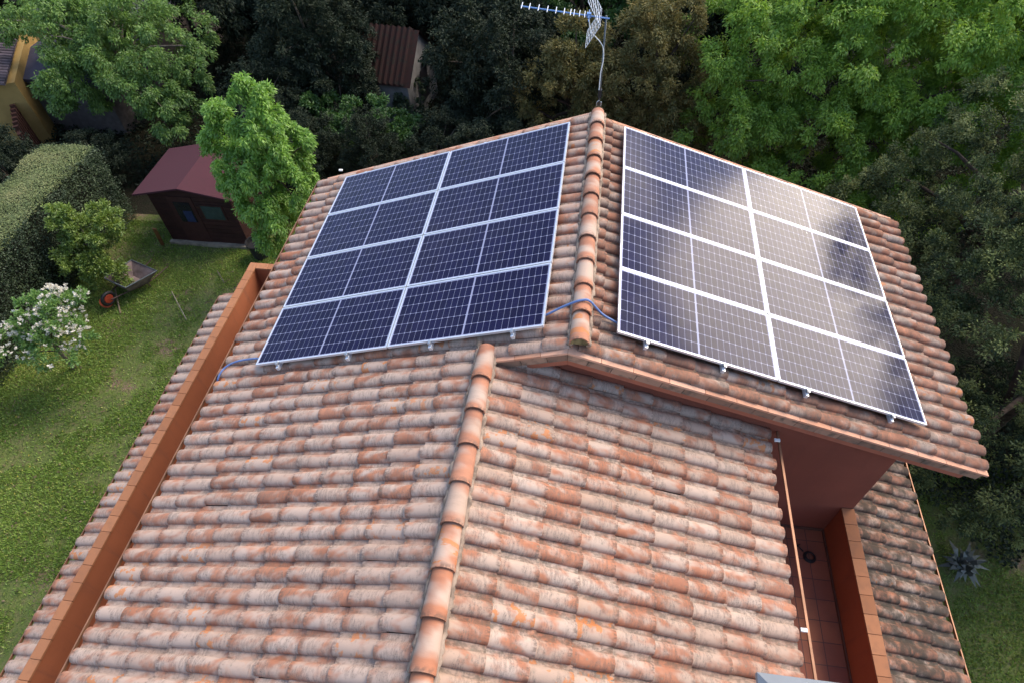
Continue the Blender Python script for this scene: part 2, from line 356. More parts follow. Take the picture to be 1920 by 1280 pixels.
# ------------------------------------------------------------------ foliage helpers
def unit(v): return v / np.maximum(np.linalg.norm(v, axis=-1, keepdims=True), 1e-9)
def leaves(cent, axis, L_, W_, rnd, upb=.8, fold=.25):
    n = len(cent); ax = unit(axis)
    side = unit(np.cross(ax, np.array([0, 0, 1.0]) * upb + rng.normal(0, .55, (n, 3))))
    nrm = np.cross(ax, side); l = (L_ * rng.uniform(.65, 1.25, n))[:, None]; wd = (W_ * rng.uniform(.7, 1.2, n))[:, None]
    a = cent - ax * l * .5; t = cent + ax * l * .5 + nrm * l * .08; m = cent - ax * l * .04
    V = np.stack([a, m + side * wd * .5 + nrm * wd * fold, t, m - side * wd * .5 + nrm * wd * fold], 1).reshape(-1, 3)
    return V, np.arange(n * 4).reshape(n, 4), rnd
def crown(lobes, nb, nt, nl, bough=.28, tuft=.16, L_=.10, W_=.05, droop=.5, shell=.72, upbias=.15, flat=.8, cvar=.55):
    """lobes: (centre, radii); boughs on the lobe surfaces carry tufts, tufts carry leaves"""
    lc = np.array([l[0] for l in lobes], float); lr = np.array([l[1] for l in lobes], float)
    wt = np.prod(lr, 1) ** (2 / 3); li = rng.choice(len(lobes), nb, p=wt / wt.sum())
    d = unit(rng.normal(0, 1, (nb, 3)) + np.array([0, 0, upbias])); rr = shell + (1 - shell) * rng.random(nb) ** .6
    deep = rng.random(nb) < .22; rr[deep] *= rng.uniform(.35, .9, deep.sum())
    bc = lc[li] + d * lr[li] * rr[:, None]
    bs = bough * lr[li].mean(1) * rng.uniform(.55, 1.3, nb)
    ti = rng.integers(0, nb, nb * nt)
    td = unit(rng.normal(0, 1, (len(ti), 3)) + d[ti] * .6); tc = bc[ti] + td * (bs[ti] * rng.random(len(ti)) ** .5)[:, None] * np.array([1, 1, flat])
    to = unit(td * .6 + d[ti]); tv = np.clip(rng.normal(.5, .22 if cvar < .8 else .34, len(ti)), 0, 1)
    k = np.repeat(np.arange(len(ti)), nl); o = unit(rng.normal(0, 1, (len(k), 3)) + to[k] * .5)
    ts = tuft * rng.uniform(.7, 1.3, len(ti))
    c = tc[k] + o * (ts[k] * rng.random(len(k)) ** .6)[:, None]
    ax = o * .8 + to[k] * .3 + np.array([0, 0, -droop]) + rng.normal(0, .3, (len(k), 3))
    rnd = np.clip(tv[k] * cvar + rng.random(len(k)) * (1 - cvar), 0, 1)
    V, F, r = leaves(c, ax, L_, W_, rnd)
    return V, F, r, bc
def trunk_mesh(base, lobes, bc, r0, nlimb=14, lean=(0, 0)):
    mb = MB(); base = Vector(base); top = Vector(np.mean([l[0] for l in lobes], 0))
    pts = [base + (top - base) * t + Vector((math.sin(t * 5 + r0 * 90), math.cos(t * 4), 0)) * .05 * (1 if 0 < t < 1 else 0) for t in (0, .2, .45, .7, .9, 1)]
    pts[0] = base + Vector((0, 0, -.15)); rad = [r0 * 1.25, r0, r0 * .85, r0 * .65, r0 * .5, r0 * .3]
    mb.tube(pts, rad, 9)
    idx = rng.choice(len(bc), min(nlimb, len(bc)), replace=False)
    for i in idx:
        e = Vector(bc[i]); s = pts[random.choice((2, 3, 3, 4))]
        m1 = s.lerp(e, .4) + Vector((0, 0, .12 * (e - s).length)); m2 = s.lerp(e, .75) + Vector((0, 0, .08 * (e - s).length))
        mb.tube([s, m1, m2, e], [r0 * .42, r0 * .3, r0 * .18, r0 * .06], 6)
    return mb
import zlib
def tree(name, label, cat, base, lobes, params, lm, r0=.09, bark=None, group=None, nlimb=14):
    global rng; rng = np.random.default_rng(zlib.crc32(label.encode())); random.seed(label)
    t = empty(name, base); tag(t, label, cat, group)
    b = np.array(base, float); lobes = [(np.array(c, float) - b, r) for c, r in lobes]
    V, F, r, bc = crown(lobes, **params)
    link('crown', np_mesh('crown', V, F, rnd=r), lm, t)
    trunk_mesh((0, 0, 0), lobes, bc, r0, nlimb).build('trunk', bark or M_BARK, t, True)
    return t

M_LF_YOUNG = leaf_material('young_leaf', (0.1022, 0.2173, 0.0319), (0.1959, 0.3695, 0.0522), (0.3238, 0.5216, 0.0797), .40, .05)
M_LF_BIG = leaf_material('ash_leaf', (0.1319, 0.2354, 0.0409), (0.2334, 0.3890, 0.0532), (0.4394, 0.6141, 0.0778), .40, .04)
M_LF_LEFT = leaf_material('spreading_tree_leaf', (0.0701, 0.1287, 0.0331), (0.1285, 0.2298, 0.0478), (0.2335, 0.3677, 0.0624), .35, .04)  # the spreading tree's own duller green
M_LF_OAK = leaf_material('holm_oak_leaf', (0.0195, 0.0347, 0.0155), (0.0501, 0.0747, 0.0283), (0.2087, 0.2382, 0.0799), .15, .02)
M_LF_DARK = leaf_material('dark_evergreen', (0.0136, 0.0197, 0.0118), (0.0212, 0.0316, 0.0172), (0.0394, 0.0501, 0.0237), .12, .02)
M_LF_CEDAR = leaf_material('cypress_leaf', (0.0665, 0.0760, 0.0254), (0.1664, 0.1479, 0.0465), (0.3327, 0.2535, 0.0802), .2, .03)
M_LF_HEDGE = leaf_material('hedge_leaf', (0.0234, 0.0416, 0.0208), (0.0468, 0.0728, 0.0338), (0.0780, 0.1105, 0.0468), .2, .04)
M_LF_HTOP_LIT = leaf_material('hedge_lit_top_leaf', (0.1375, 0.1650, 0.0619), (0.1787, 0.2269, 0.0797), (0.2750, 0.2750, 0.1169), .2, .04)  # brighter copy of the hedge leaf, paints light on the top
M_LF_BUSH = leaf_material('bush_leaf', (0.0715, 0.1287, 0.0229), (0.1573, 0.2431, 0.0372), (0.3003, 0.3718, 0.0715), .35, .05)
M_LF_BLOS = leaf_material('blossom_tree_leaf', (0.0766, 0.1656, 0.0398), (0.1625, 0.2981, 0.0662), (0.2869, 0.4306, 0.0994), .35, .05)
M_PETAL = leaf_material('white_petal', (.62, .56, .48), (.80, .74, .65), (.90, .86, .78), .3, .03)
M_LF_VINE = leaf_material('vine_leaf', (0.0336, 0.0900, 0.0180), (0.0600, 0.1440, 0.0240), (0.1020, 0.2040, 0.0360), .3, .05)
M_GRASS = leaf_material('grass_blade', (0.1225, 0.2062, 0.0438), (0.2327, 0.3640, 0.0631), (0.4899, 0.4851, 0.1577), .3, .03)
M_AGAVE = leaf_material('agave_leaf', (0.0495, 0.0585, 0.0495), (0.0842, 0.0900, 0.0765), (0.1485, 0.1485, 0.1305), .05, .08)

# ------------------------------------------------------------------ house
house = empty('house', (0, 0, GZ))
tag(house, 'terracotta rendered house with stepped gable roofs of weathered clay tiles', 'house')
def hpart(o, label=None):
    o.parent = house; o.location = (0, 0, -GZ)
    if label: o['label'] = label
    return o
ZR0 = -.96 * TA; XR0 = -.96             # lower ridge
def Lp(s, y, h=0): return (-s * CA - h * SA, y, -s * SA + h * CA)
def Rp(s, y, h=0): return (s * CA + h * SA, y, -s * SA + h * CA)
def RLp(s, y, h=0): a = Rp(s, y, h); return (a[0] + XR0, a[1], a[2] + ZR0)

PITCH, EXPO, TL = .22, .403, .455
def tile_template():
    c, h = [], []
    for k in range(11):
        t = math.pi * k / 10; c.append(.0775 - .0775 * math.cos(t)); h.append(.062 * math.sin(t) ** .85 if 0 < k < 10 else 0.0)
    for cc, hh in ((.166, -.002), (.178, -.003), (.196, -.003), (.210, -.002), (.226, .001)): c.append(cc); h.append(hh)
    return np.array(c), np.array(h)
TC, TH = tile_template()
LS = np.array([0, .15, .30, .43, TL])
def tiles(name, m, origin, D, Nn, specs, h0=-.062):
    """specs: list of (y0, s_end, s_min) one per tile"""
    nu, nl = len(TC), len(LS); D = np.array(D); Nn = np.array(Nn); O = np.array(origin); A = np.array([0, 1.0, 0])
    Vs, Fs, UVs, Rs = [], [], [], []
    gi = np.arange(nu * nl).reshape(nl, nu)
    top = np.stack([gi[:-1, :-1], gi[1:, :-1], gi[1:, 1:], gi[:-1, 1:]], -1).reshape(-1, 4)
    rim0 = nu * nl; ra = rim0 + np.arange(nu); rb = ra + nu
    rim = np.stack([ra[:-1], rb[:-1], rb[1:], ra[1:]], -1)
    F0 = np.concatenate([top, rim])
    uu = np.concatenate([np.tile(TC / PITCH, nl), TC / PITCH, TC / PITCH]); vv = np.concatenate([np.repeat(LS / TL, nu), np.full(nu, .97), np.full(nu, .9)])
    uvl = np.stack([uu, vv], -1)[F0.ravel()]
    if np.dot(np.cross(D, A), Nn) < 0: flip = True
    else: flip = False
    for j, (y0, se, smin) in enumerate(specs):
        yaw, dy, dh, dl = rng.normal(0, .013), rng.normal(0, .004), rng.normal(0, .003), rng.normal(0, .014)
        sc = rng.uniform(.97, 1.03)
        l = np.concatenate([np.repeat(LS, nu), np.full(nu, TL), np.full(nu, TL)]); c = np.concatenate([np.tile(TC, nl), TC, TC])
        h = np.concatenate([np.tile(TH, nl) * sc, TH * sc, TH * sc * .80 - .014]) + .036 * (l / TL) - .008
        # small chamfer at the lower lip
        h = h - np.where(np.isclose(l, TL), .003, 0)
        s = np.maximum(se - TL + l + dl, smin + (l - TL) * .02); cc = c + dy + y0 + yaw * (l - TL / 2)
        V = O + D * s[:, None] + A * cc[:, None] + Nn * (h0 + h + dh)[:, None]
        Vs.append(V); F = F0[:, ::-1] if flip else F0
        Fs.append(F + j * len(V)); UVs.append(uvl.reshape(-1, 4, 2)[:, ::-1].reshape(-1, 2) if flip else uvl)
        Rs.append(np.repeat(rng.random((1, 3)), len(F0), 0))
    me = np_mesh(name, np.concatenate(Vs), np.concatenate(Fs), np.concatenate(UVs), np.concatenate(Rs), True)
    sm = np.tile(np.concatenate([np.ones(len(top), bool), np.zeros(len(rim), bool)]), len(specs)); me.polygons.foreach_set('use_smooth', sm)
    return link(name, me, m)
DL, NL = (-CA, 0, -SA), (-SA, 0, CA); DR, NR = (CA, 0, -SA), (SA, 0, CA)
Y0 = -.24; NB = -30; NF = 22
def specs(cols, s_end, s_top, y0=Y0, drift=0.0):
    out = []
    for i in cols:
        st = s_top(i) if callable(s_top) else s_top; k = 0; sh = drift * i + rng.normal(0, .006)
        while s_end - k * EXPO > st + .06:
            out.append((y0 + i * PITCH, s_end - k * EXPO + (sh if k else sh * .3), st - .02)); k += 1
    return out
SL_END, SR_END, SLR_END = 5.17, 5.62, 3.74
hpart(tiles('roof', M_TILE_L, (0, 0, 0), DL, NL, specs(range(NB, NF), SL_END, lambda i: .03 if i >= 0 else 1.0)), 'long pale pink tiled roof slope under the dark panels')
hpart(tiles('roof', M_TILE_U, (0, 0, 0), DR, NR, specs(range(0, NF), SR_END, .16)), 'upper tiled roof slope under the bright reflecting panels')
hpart(tiles('roof', M_TILE_R, (XR0, 0, ZR0), DR, NR, specs(range(NB, 1), SLR_END, .04)), 'warm cream tiled roof slope below the gable wall')
SX, SZ = 4.36, -3.53
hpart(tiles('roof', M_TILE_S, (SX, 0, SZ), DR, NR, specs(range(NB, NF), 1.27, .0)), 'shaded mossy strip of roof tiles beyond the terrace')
LX, LZ = -6.74, -3.53
hpart(tiles('roof', M_TILE_L, (LX, 0, LZ), DL, NL, specs(range(NB, 16), .48, .0, y0=-.16)), 'narrow strip of roof tiles outside the long parapet')
# mortar bed below the tiles
d = MB()
def slab(f, s0, s1, y0, y1, h0, h1, r=None):
    vs = [f(s0, y0, h0), f(s1, y0, h0), f(s1, y1, h0), f(s0, y1, h0), f(s0, y0, h1), f(s1, y0, h1), f(s1, y1, h1), f(s0, y1, h1)]
    fs = ((0, 3, 2, 1), (4, 5, 6, 7), (0, 1, 5, 4), (1, 2, 6, 5), (2, 3, 7, 6), (3, 0, 4, 7))
    return vs, fs, r
d.add(*slab(Lp, .0, 5.13, Y0 + .01, 4.58, -.17, -.085)); d.add(*slab(Lp, 1.02, 5.13, -6.8, Y0 + .01, -.17, -.085))
d.add(*slab(Rp, .06, 5.58, Y0 + .01, 4.58, -.17, -.085)); d.add(*slab(RLp, .0, 3.70, -6.8, -.1, -.17, -.085))
Sp = lambda s, y, h=0: (Rp(s, y, h)[0] + SX, y, Rp(s, y, h)[2] + SZ)
SLp = lambda s, y, h=0: (Lp(s, y, h)[0] + LX, y, Lp(s, y, h)[2] + LZ)
d.add(*slab(Sp, .0, 1.22, -6.8, 4.5, -.2, -.085)); d.add(*slab(SLp, .0, .44, -6.8, 3.34, -.2, -.085))
hpart(d.build('roof_deck', M_DECK))

# ridge caps
def ridge_caps(x, zbase, y_start, n, m):
    Vs, Fs, UVs, Rs = [], [], [], []; nu = 15; ls = np.linspace(0, 1, 6); off = 0
    for k in range(n):
        y1 = y_start + k * .4355; Lc = .475                      # near end at y1, runs away from the camera
        th = np.linspace(-.12, math.pi + .12, nu); yaw, tilt = rng.normal(0, .008), rng.normal(0, .004)
        rows = []
        for t in np.r_[ls, -1, -2]:
            tt = 0 if t < 0 else t; R_ = .116 - .020 * tt; R_ = R_ if t != -2 else R_ - .016
            zz = .022 * (1 - tt) + tilt
            rows.append(np.stack([x + np.cos(th) * R_ + yaw * (tt - .5) * Lc, np.full(nu, y1 + tt * Lc), zbase + np.sin(th) * R_ * .95 + zz], -1))
        V = np.concatenate(rows); g = np.arange(nu * 8).reshape(8, nu)
        top = np.stack([g[:5, :-1], g[1:6, :-1], g[1:6, 1:], g[:5, 1:]], -1).reshape(-1, 4)
        rim = np.stack([g[7, :-1], g[6, :-1], g[6, 1:], g[7, 1:]], -1)
        F = np.concatenate([top, rim]); uu = np.tile(np.linspace(.05, .65, nu), 8); vv = np.concatenate([np.repeat(1 - ls, nu), np.full(nu, .99), np.full(nu, .99)])
        UVs.append(np.stack([uu, vv], -1)[F.ravel()]); Vs.append(V); Fs.append(F + off); off += len(V); Rs.append(np.repeat(rng.random((1, 3)), len(F), 0))
    me = np_mesh('ridge_cap', np.concatenate(Vs), np.concatenate(Fs), np.concatenate(UVs), np.concatenate(Rs), True)
    sm = np.tile(np.r_[np.ones(5 * (nu - 1), bool), np.zeros(nu - 1, bool)], n); me.polygons.foreach_set('use_smooth', sm)
    return hpart(link('ridge_cap', me, m))
ridge_caps(.115, .015, -.25, 11, M_CAP); ridge_caps(-.955, -.315, -.17 - 15 * .4355, 15, M_CAP)
M_PLUG = simple('mossy_mortar', (.16, .13, .06), .95, 0, .5, 16)
for (x, z, y) in ((.115, .015, -.235), (.115, .015, 4.98 - .435)):
    mm = MB(); mm.add([(x + .098 * math.cos(t), y, z + .018 + .094 * math.sin(t)) for t in np.linspace(-.1, math.pi + .1, 13)], [tuple(range(13))]); hpart(mm.build('mortar_plug', M_PLUG))
mm = MB(); mm.add([(-.955 + .10 * math.cos(t), -.15 + .435 - .008, -.31 + .098 * math.sin(t)) for t in np.linspace(0, math.pi, 13)], [tuple(range(13))])
hpart(mm.build('mortar_plug', M_PLUG))

M_BED = simple('ridge_mortar', (.27, .20, .15), .95, 0, .4, 9, .5)
for (x, zb, ya, yb_) in ((.115, .015, -.22, 4.55), (-.955, -.315, -6.6, .24)):
    for sg in (-1, 1):
        q = MB(); ys = np.arange(ya, yb_, .035)
        q.tube([(x + sg * (.106 + rng.normal(0, .006)), yy, zb - .028 + rng.normal(0, .006)) for yy in ys], [.024 + .016 * rng.random() for _ in ys], 6); hpart(q.build('mortar_bed', M_BED, None, True))
# verge of the upper gable: slabs, bricks, plaster band
vs_, vb, vp = MB(), MB(), MB()
def course(mb, f, s0, s1, step, y0, y1, h0, h1, gap=.006, mitre=False):
    s = s0
    if mitre:
        e = s0 + step; a_, b_ = -h0 * TA + .002, -h1 * TA + .002
        vs = [f(a_, y0, h0), f(e, y0, h0), f(e, y1, h0), f(a_, y1, h0), f(b_, y0, h1), f(e, y0, h1), f(e, y1, h1), f(b_, y1, h1)]
        mb.add(vs, ((0, 3, 2, 1), (4, 5, 6, 7), (0, 1, 5, 4), (1, 2, 6, 5), (2, 3, 7, 6), (3, 0, 4, 7))); s = e + gap
    while s < s1 - .02:
        e = min(s + step * random.uniform(.92, 1.08), s1); mb.add(*slab(f, s, e - gap, y0, y1, h0 + random.uniform(-.002, .002), h1)); s = e
course(vs_, Rp, .0, 5.62, .42, -.30, -.10, -.085, -.055, mitre=True); course(vs_, Lp, .0, 1.02, .34, -.30, -.10, -.085, -.055, mitre=True)
course(vb, Rp, .0, 5.60, .30, -.27, -.10, -.225, -.09, mitre=True); course(vb, Lp, .0, .98, .30, -.27, -.10, -.225, -.09, mitre=True)
course(vp, Rp, .0, 5.5, 5.5, -.215, -.09, -.36, -.228, mitre=True); course(vp, Lp, .0, .86, .86, -.215, -.09, -.36, -.228, mitre=True)
hpart(vs_.build('verge_slab', M_SLAB)); hpart(vb.build('verge_brick', M_BRICK, bevel=.004)); hpart(vp.build('fascia', M_SOFFIT))
vf = MB(); course(vf, Rp, .1, 5.6, .42, 4.6, 4.66, -.11, -.06); course(vf, Lp, .02, 5.1, .42, 4.6, 4.66, -.11, -.06)
hpart(vf.build('verge_slab', M_SLAB)); se = MB()
se.add(*slab(Rp, 4.45, 5.52, -.09, 4.55, -.30, -.18)); hpart(se.build('soffit', M_SOFFIT))
# walls
wl = MB()
zl = lambda x: x * TA if x < 0 else -x * TA
wl.prism([(-4.55, GZ), (4.33, GZ), (4.33, zl(4.33) - .23), (0, -.23), (-4.55, zl(-4.55) - .20)], -.10, 4.35)
wl.prism([(-4.55, GZ), (2.52, GZ), (2.52, ZR0 - (2.52 - XR0) * TA - .2), (XR0, ZR0 - .2), (-4.55, zl(-4.55) - .20)], -6.6, -.10)
wl.box(2.52, 4.17, -6.6, -.10, GZ, -4.27); wl.box(-6.59, -4.55, -6.6, 3.90, GZ, -4.27)
hpart(wl.build('wall', M_WALL))
for q in ((2.525, 4.175, -6.55, -.105), (-6.585, -4.555, -6.55, 3.89)): fl = MB(); fl.box(*q, -4.266, -4.25); hpart(fl.build('terrace_floor', M_TERR))
sk = MB(); sk.box(2.6, 4.165, -.118, -.104, -4.249, -4.18); sk.box(4.158, 4.172, -6.5, -.12, -4.249, -4.19)
hpart(sk.build('skirting', simple('skirting_tile', (.13, .07, .05), .7)))
pr = MB(); pr.box(4.18, 4.33, -6.6, -.105, GZ, -3.46); p1 = hpart(pr.build('parapet', M_PARA), 'dark shaded terrace parapet with orange coping')
cp = MB(); y = -.108
while y > -6.6: cp.box(4.165, 4.345, y - .247, y, -3.457, -3.415); y -= .252
o = cp.build('coping', M_COP, bevel=.004); o.parent = p1
pl = MB(); pl.box(-6.725, -6.60, -6.6, 4.02, GZ, -3.46); pl.box(-6.60, -4.55, 3.895, 4.02, GZ, -3.46)
p2 = hpart(pl.build('parapet', M_PARA), 'long sunlit orange parapet with return at its far end')
cp = MB(); y = 4.035
while y > -6.6: cp.box(-6.74, -6.585, y - .247, y, -3.457, -3.415); y -= .252
x = -6.58
while x < -4.6: cp.box(x, x + .247, 3.88, 4.035, -3.457, -3.415); x += .252
o = cp.build('coping', M_COP, bevel=.004); o.parent = p2
# gutters
for q in ((2.705, 2.73, -6.6, -.105, -1.565, -1.535), (5.60, 5.615, -6.6, 4.4, -4.02, -3.965), (-4.985, -4.970, -6.6, 4.5, -1.70, -1.655), (-7.245, -7.232, -6.6, 3.3, -3.76, -3.715)):
    g = MB(); g.box(*q); hpart(g.build('gutter', M_GUT))
# chimney near the camera with a hipped sheet cap
ch = MB(); ch.box(1.72, 2.56, -4.3, -3.6, -1.6, .28); ch = hpart(ch.build('chimney', M_WALL))
hc = MB(); z0, z1 = .30, .62
hc.add([(1.62, -4.45, z0), (2.70, -4.45, z0), (2.70, -3.44, z0), (1.62, -3.44, z0), (2.0, -3.94, z1), (2.32, -3.94, z1),
        (1.62, -4.45, z0 - .05), (2.70, -4.45, z0 - .05), (2.70, -3.44, z0 - .05), (1.62, -3.44, z0 - .05)],
       [(0, 1, 5, 4), (1, 2, 5), (2, 3, 4, 5), (3, 0, 4), (6, 7, 1, 0), (7, 8, 2, 1), (8, 9, 3, 2), (9, 6, 0, 3), (9, 8, 7, 6)])
o = hc.build('cap', M_GREY); o.parent = ch

# ------------------------------------------------------------------ solar panels
PW, PH, PT = 2.0778, 1.04, .035
def make_panel():
    t = empty('solar_panel'); w2, h2, fr = (PW - .016) / 2, PH / 2, .017
    f = MB()
    f.box(-w2, w2, -h2, -h2 + fr, -PT, 0); f.box(-w2, w2, h2 - fr, h2, -PT, 0)
    f.box(-w2, -w2 + fr, -h2 + fr, h2 - fr, -PT, 0); f.box(w2 - fr, w2, -h2 + fr, h2 - fr, -PT, 0)
    f.build('frame', M_ALU, t)
    gx, gy = w2 - fr, h2 - fr
    V = np.array([(-gx, -gy, -.004), (gx, -gy, -.004), (gx, gy, -.004), (-gx, gy, -.004)]); F = np.array([[0, 1, 2, 3]])
    link('cell_glass', np_mesh('cell_glass', V, F, uv=V[:, :2]), M_CELL, t)
    b = MB(); b.box(-gx, gx, -gy, gy, -.012, -.006); b.build('backsheet', M_WHITE, t)
    return t
def copy_thing(o):
    c = o.copy(); C.objects.link(c)
    for ch_ in list(o.children):
        k = ch_.copy(); C.objects.link(k); k.parent = c
    return c
rows = ['nearest row', 'second nearest row', 'second farthest row', 'farthest row']
proto = make_panel(); first = True
for side, s0, yb in (('L', .2775, 0.0), ('R', .5288, .0692)):
    for col in range(2):
        for row in range(4):
            o = proto if first else copy_thing(proto); first = False
            s = s0 + PW * (col + .5); yy = yb + row * 1.06 + PH / 2
            o.location = (Lp if side == 'L' else Rp)(s, yy, .12); o.rotation_euler = (0, -A18 if side == 'L' else A18, 0)
            slope = 'dark blue panel' if side == 'L' else 'glaring panel right of the ridge'
            where = 'on the ridge side' if col == 0 else 'on the eave side'
            tag(o, '%s, %s, %s' % (slope, rows[row], where), 'solar panel', 'solar panels on the tiled roof')
def make_rail():
    t = empty('mounting_rail'); b = MB(); b.box(-.02, .02, -.075, 4.3, -.05, 0); b.build('rail', M_ALU, t)
    c = MB(); c.box(-.017, .017, -.045, -.004, .0, .042); c.box(-.017, .017, -.012, .010, .0365, .0425); c.tube([(0, -.028, .03), (0, -.028, .052)], .009, 6)
    c.build('end_clamp', M_STEEL, t); return t
rail = make_rail(); first = True
for side, lst, yb in (('L', (4.06, 2.95, 1.75, .67), 0.0), ('R', (.91, 1.9, 3.01, 4.19), .0692)):
    for k, s in enumerate(lst):
        o = rail if first else copy_thing(rail); first = False
        o.location = (Lp if side == 'L' else Rp)(s, yb, .083); o.rotation_euler = (0, -A18 if side == 'L' else A18, 0)
        if side == 'L': lab = 'silver mounting rail end under the dark panel array, ' + ('closest to the orange parapet', 'second from the orange parapet', 'second from the ridge caps', 'closest to the ridge caps')[k]
        else: lab = 'silver mounting rail end under the glaring panel array, ' + ('closest to the ridge caps', 'second from the ridge caps', 'second from the outer eave', 'closest to the outer eave')[k]
        tag(o, lab, 'mounting rail', 'mounting rails under the panels')
# conduits
def pipe(name, pts, r, m, label, cat, k=8):
    mb = MB(); mb.tube(smoothpath(pts), r, k); o = mb.build(name, m, None, True); tag(o, label, cat); return o
pipe('conduit', [Lp(.55, .18, .03), Lp(.32, .22, .045), Lp(.10, .27, .09), (.03, .29, .145), (.115, .31, .165), (.20, .32, .145), Rp(.34, .31, .075), Rp(.50, .28, .045), Rp(.75, .24, .03)],
     .014, M_BLUE, 'blue conduit bent over the ridge caps between the two panel arrays', 'conduit')
pipe('conduit', [Lp(4.30, .16, .03), Lp(4.62, .20, .035), Lp(4.92, .19, .035), Lp(5.08, .12, .03), Lp(5.14, .02, .02), Lp(5.19, -.05, -.03), (-4.96, -.08, -1.75)],
     .014, M_BLUE, 'blue conduit curving from the dark panels over the eave edge', 'conduit')
# little plastic clips at the gutter
cl = MB(); cl.box(-.035, .035, -.02, .02, -.012, .012)
for i, (p, lab) in enumerate((((2.66, -2.53, -1.50), 'white plastic clip on the eave edge close to the grey chimney cap'), ((2.66, -.30, -1.44), 'white plastic clip on the eave edge under the gable wall'),
                              (Lp(4.72, 4.62, .05), 'white plastic clip at the far verge beside the bright young tree'))):
    if i == 0: c0 = cl.build('plastic_clip', M_WHITE, None, bevel=.004); o = c0
    else: o = c0.copy(); C.objects.link(o)
    o.location = p; tag(o, lab, 'clip', 'plastic clips on the roof edge')
# coil on the terrace
cmb = MB()
for k in range(3): cmb.tube([(3.90 + (.085 - .010 * k) * math.cos(t), -.57 + (.085 - .010 * k) * math.sin(t), -4.238 + .016 * k) for t in np.linspace(0, 2 * math.pi, 25)], .011, 6, caps=False)
cmb.tube([(3.82, -.49, -4.235), (3.75, -.41, -4.24), (3.69, -.43, -4.24), (3.79, -.38, -4.24)], .01, 6)
tag(cmb.build('hose_coil', M_BLACK, None, True), 'small black coiled hose lying on the red terrace floor', 'hose')

# ------------------------------------------------------------------ antenna
an = empty('tv_antenna', (.12, 4.78, .0)); tag(an, 'blue and silver yagi television antenna on a thin grey mast at the ridge end', 'antenna')
M_ABLUE = simple('antenna_blue', (.16, .30, .58), .4, .3); M_MAST = simple('mast_steel', (.10, .11, .12), .45, .5)
a = MB(); a.tube([(0, 0, -.6), (0, 0, 1.40)], .014, 8); a.build('mast', M_MAST, an, True)
a = MB(); a.box(-.03, .03, -.03, .03, .14, .27); a.build('bracket', M_BLACK, an, bevel=.004)
bx = lambda t: Vector((-1.24 * t, -.02, 1.375 + .135 * t))
a = MB(); a.tube([bx(-.04), bx(1)], .011, 6); a.build('boom', M_ABLUE, an)
for k, t in enumerate((.985, .895, .79, .685, .585, .49, .415, .375, .31, .25)):
    e = MB(); c = bx(t); L2 = .10; e.tube([c + Vector((-.0, -L2, .012)), c + Vector((.0, L2, .012))], .0065, 6); o = e.build('director', M_ALU, an)
a = MB()
for s in (-1, 1):                                       # folded dipole
    a.tube(smoothpath([bx(.2) + Vector((0, -.13, s * .025)), bx(.2) + Vector((0, .13, s * .025))], 2), .007, 6)
a.box(-.03, .03, -.03, .03, -.02, .04, Matrix.Translation(bx(.2))); a.build('dipole', M_ABLUE, an)
for s in (-1, 1):                                       # two reflector grids forming a V
    g_ = MB(); o0 = bx(.06); d_ = Vector((-.19, 0, s * .32))
    for yy in (-.27, .27): g_.tube([o0 + Vector((0, yy, 0)), o0 + d_ + Vector((0, yy, 0))], .006, 6)
    g_.tube([o0, o0 + d_], .006, 6)
    for k in range(9): q = o0 + d_ * (k / 8); g_.tube([q + Vector((0, -.27, 0)), q + Vector((0, .27, 0))], .0035, 5)
    g_.build('reflector', M_ALU, an)
a = MB(); a.tube(smoothpath([bx(.2) + Vector((0, 0, -.02)), (-.22, -.02, 1.22), (-.16, -.02, 1.13), (-.06, -.02, 1.03), (-.005, -.02, .93), (.01, -.02, .75), (-.012, -.018, .58), (-.016, -.018, .40), (-.016, -.018, .25)]), .008, 6)
a.build('coaxial_cable', M_WHITE, an, True)
a = MB(); a.tube(smoothpath([(-.005, -.10, .14), (-.035, -.10, .10), (-.03, -.10, .03), (0, -.10, .0), (.03, -.10, .04), (.03, -.10, .12)]), .008, 6); a.tube([(0, -.10, .0), (0.0, -.10, -.08)], .008, 6)
a.build('hook', M_STEEL, an, True)

# ------------------------------------------------------------------ garden: shed
sh = empty('garden_shed', (-11.0, 8.2, GZ)); tag(sh, 'dark brown wooden garden shed with a wine red felt roof', 'shed')
M_WOOD = simple('shed_boards', (.036, .013, .010), .85, 0, .25, 3, .3); M_FELT = rnd_mat('wine_felt', (.064, .022, .029), (.080, .028, .035), (.06, .026, .03), .4, .95)
b = MB(); b.prism([(-1.15, 0), (1.25, 0), (1.25, 1.86), (.0, 2.12), (-1.15, 1.88)], 0, 2.0)
for k in range(13): b.box(-1.152, 1.252, -.012, .0, .06 + k * .14, .06 + k * .14 + .128)
b.build('wall', M_WOOD, sh)
b = MB()
for sx in (-1, 1):
    x1 = -1.45 if sx < 0 else 1.47
    b.add([(0, -.2, 2.15), (x1, -.2, 1.85), (x1, 2.0, 1.85), (0, 2.0, 2.15), (0, -.2, 2.10), (x1, -.2, 1.80), (x1, 2.0, 1.80), (0, 2.0, 2.10)],
          ((0, 1, 2, 3), (7, 6, 5, 4), (0, 4, 5, 1), (1, 5, 6, 2), (2, 6, 7, 3), (3, 7, 4, 0)), .3 + .3 * sx)
rf = b.build('roof', M_FELT, sh)
b = MB(); b.box(-.62, .12, -.03, -.013, .08, 1.72); dr = b.build('door', simple('shed_door', (.045, .016, .012), .8), sh)
b = MB(); b.box(-.48, .0, -.045, -.031, .85, 1.55); pn = b.build('pane', simple('dark_glass', (.012, .014, .018), .2, 0, .1), sh); pn.parent = dr
b = MB(); b.box(-.30, -.04, -.052, -.046, .86, 1.25); o = b.build('curtain', simple('blue_curtain', (.02, .03, .075), .9), sh); o.parent = dr
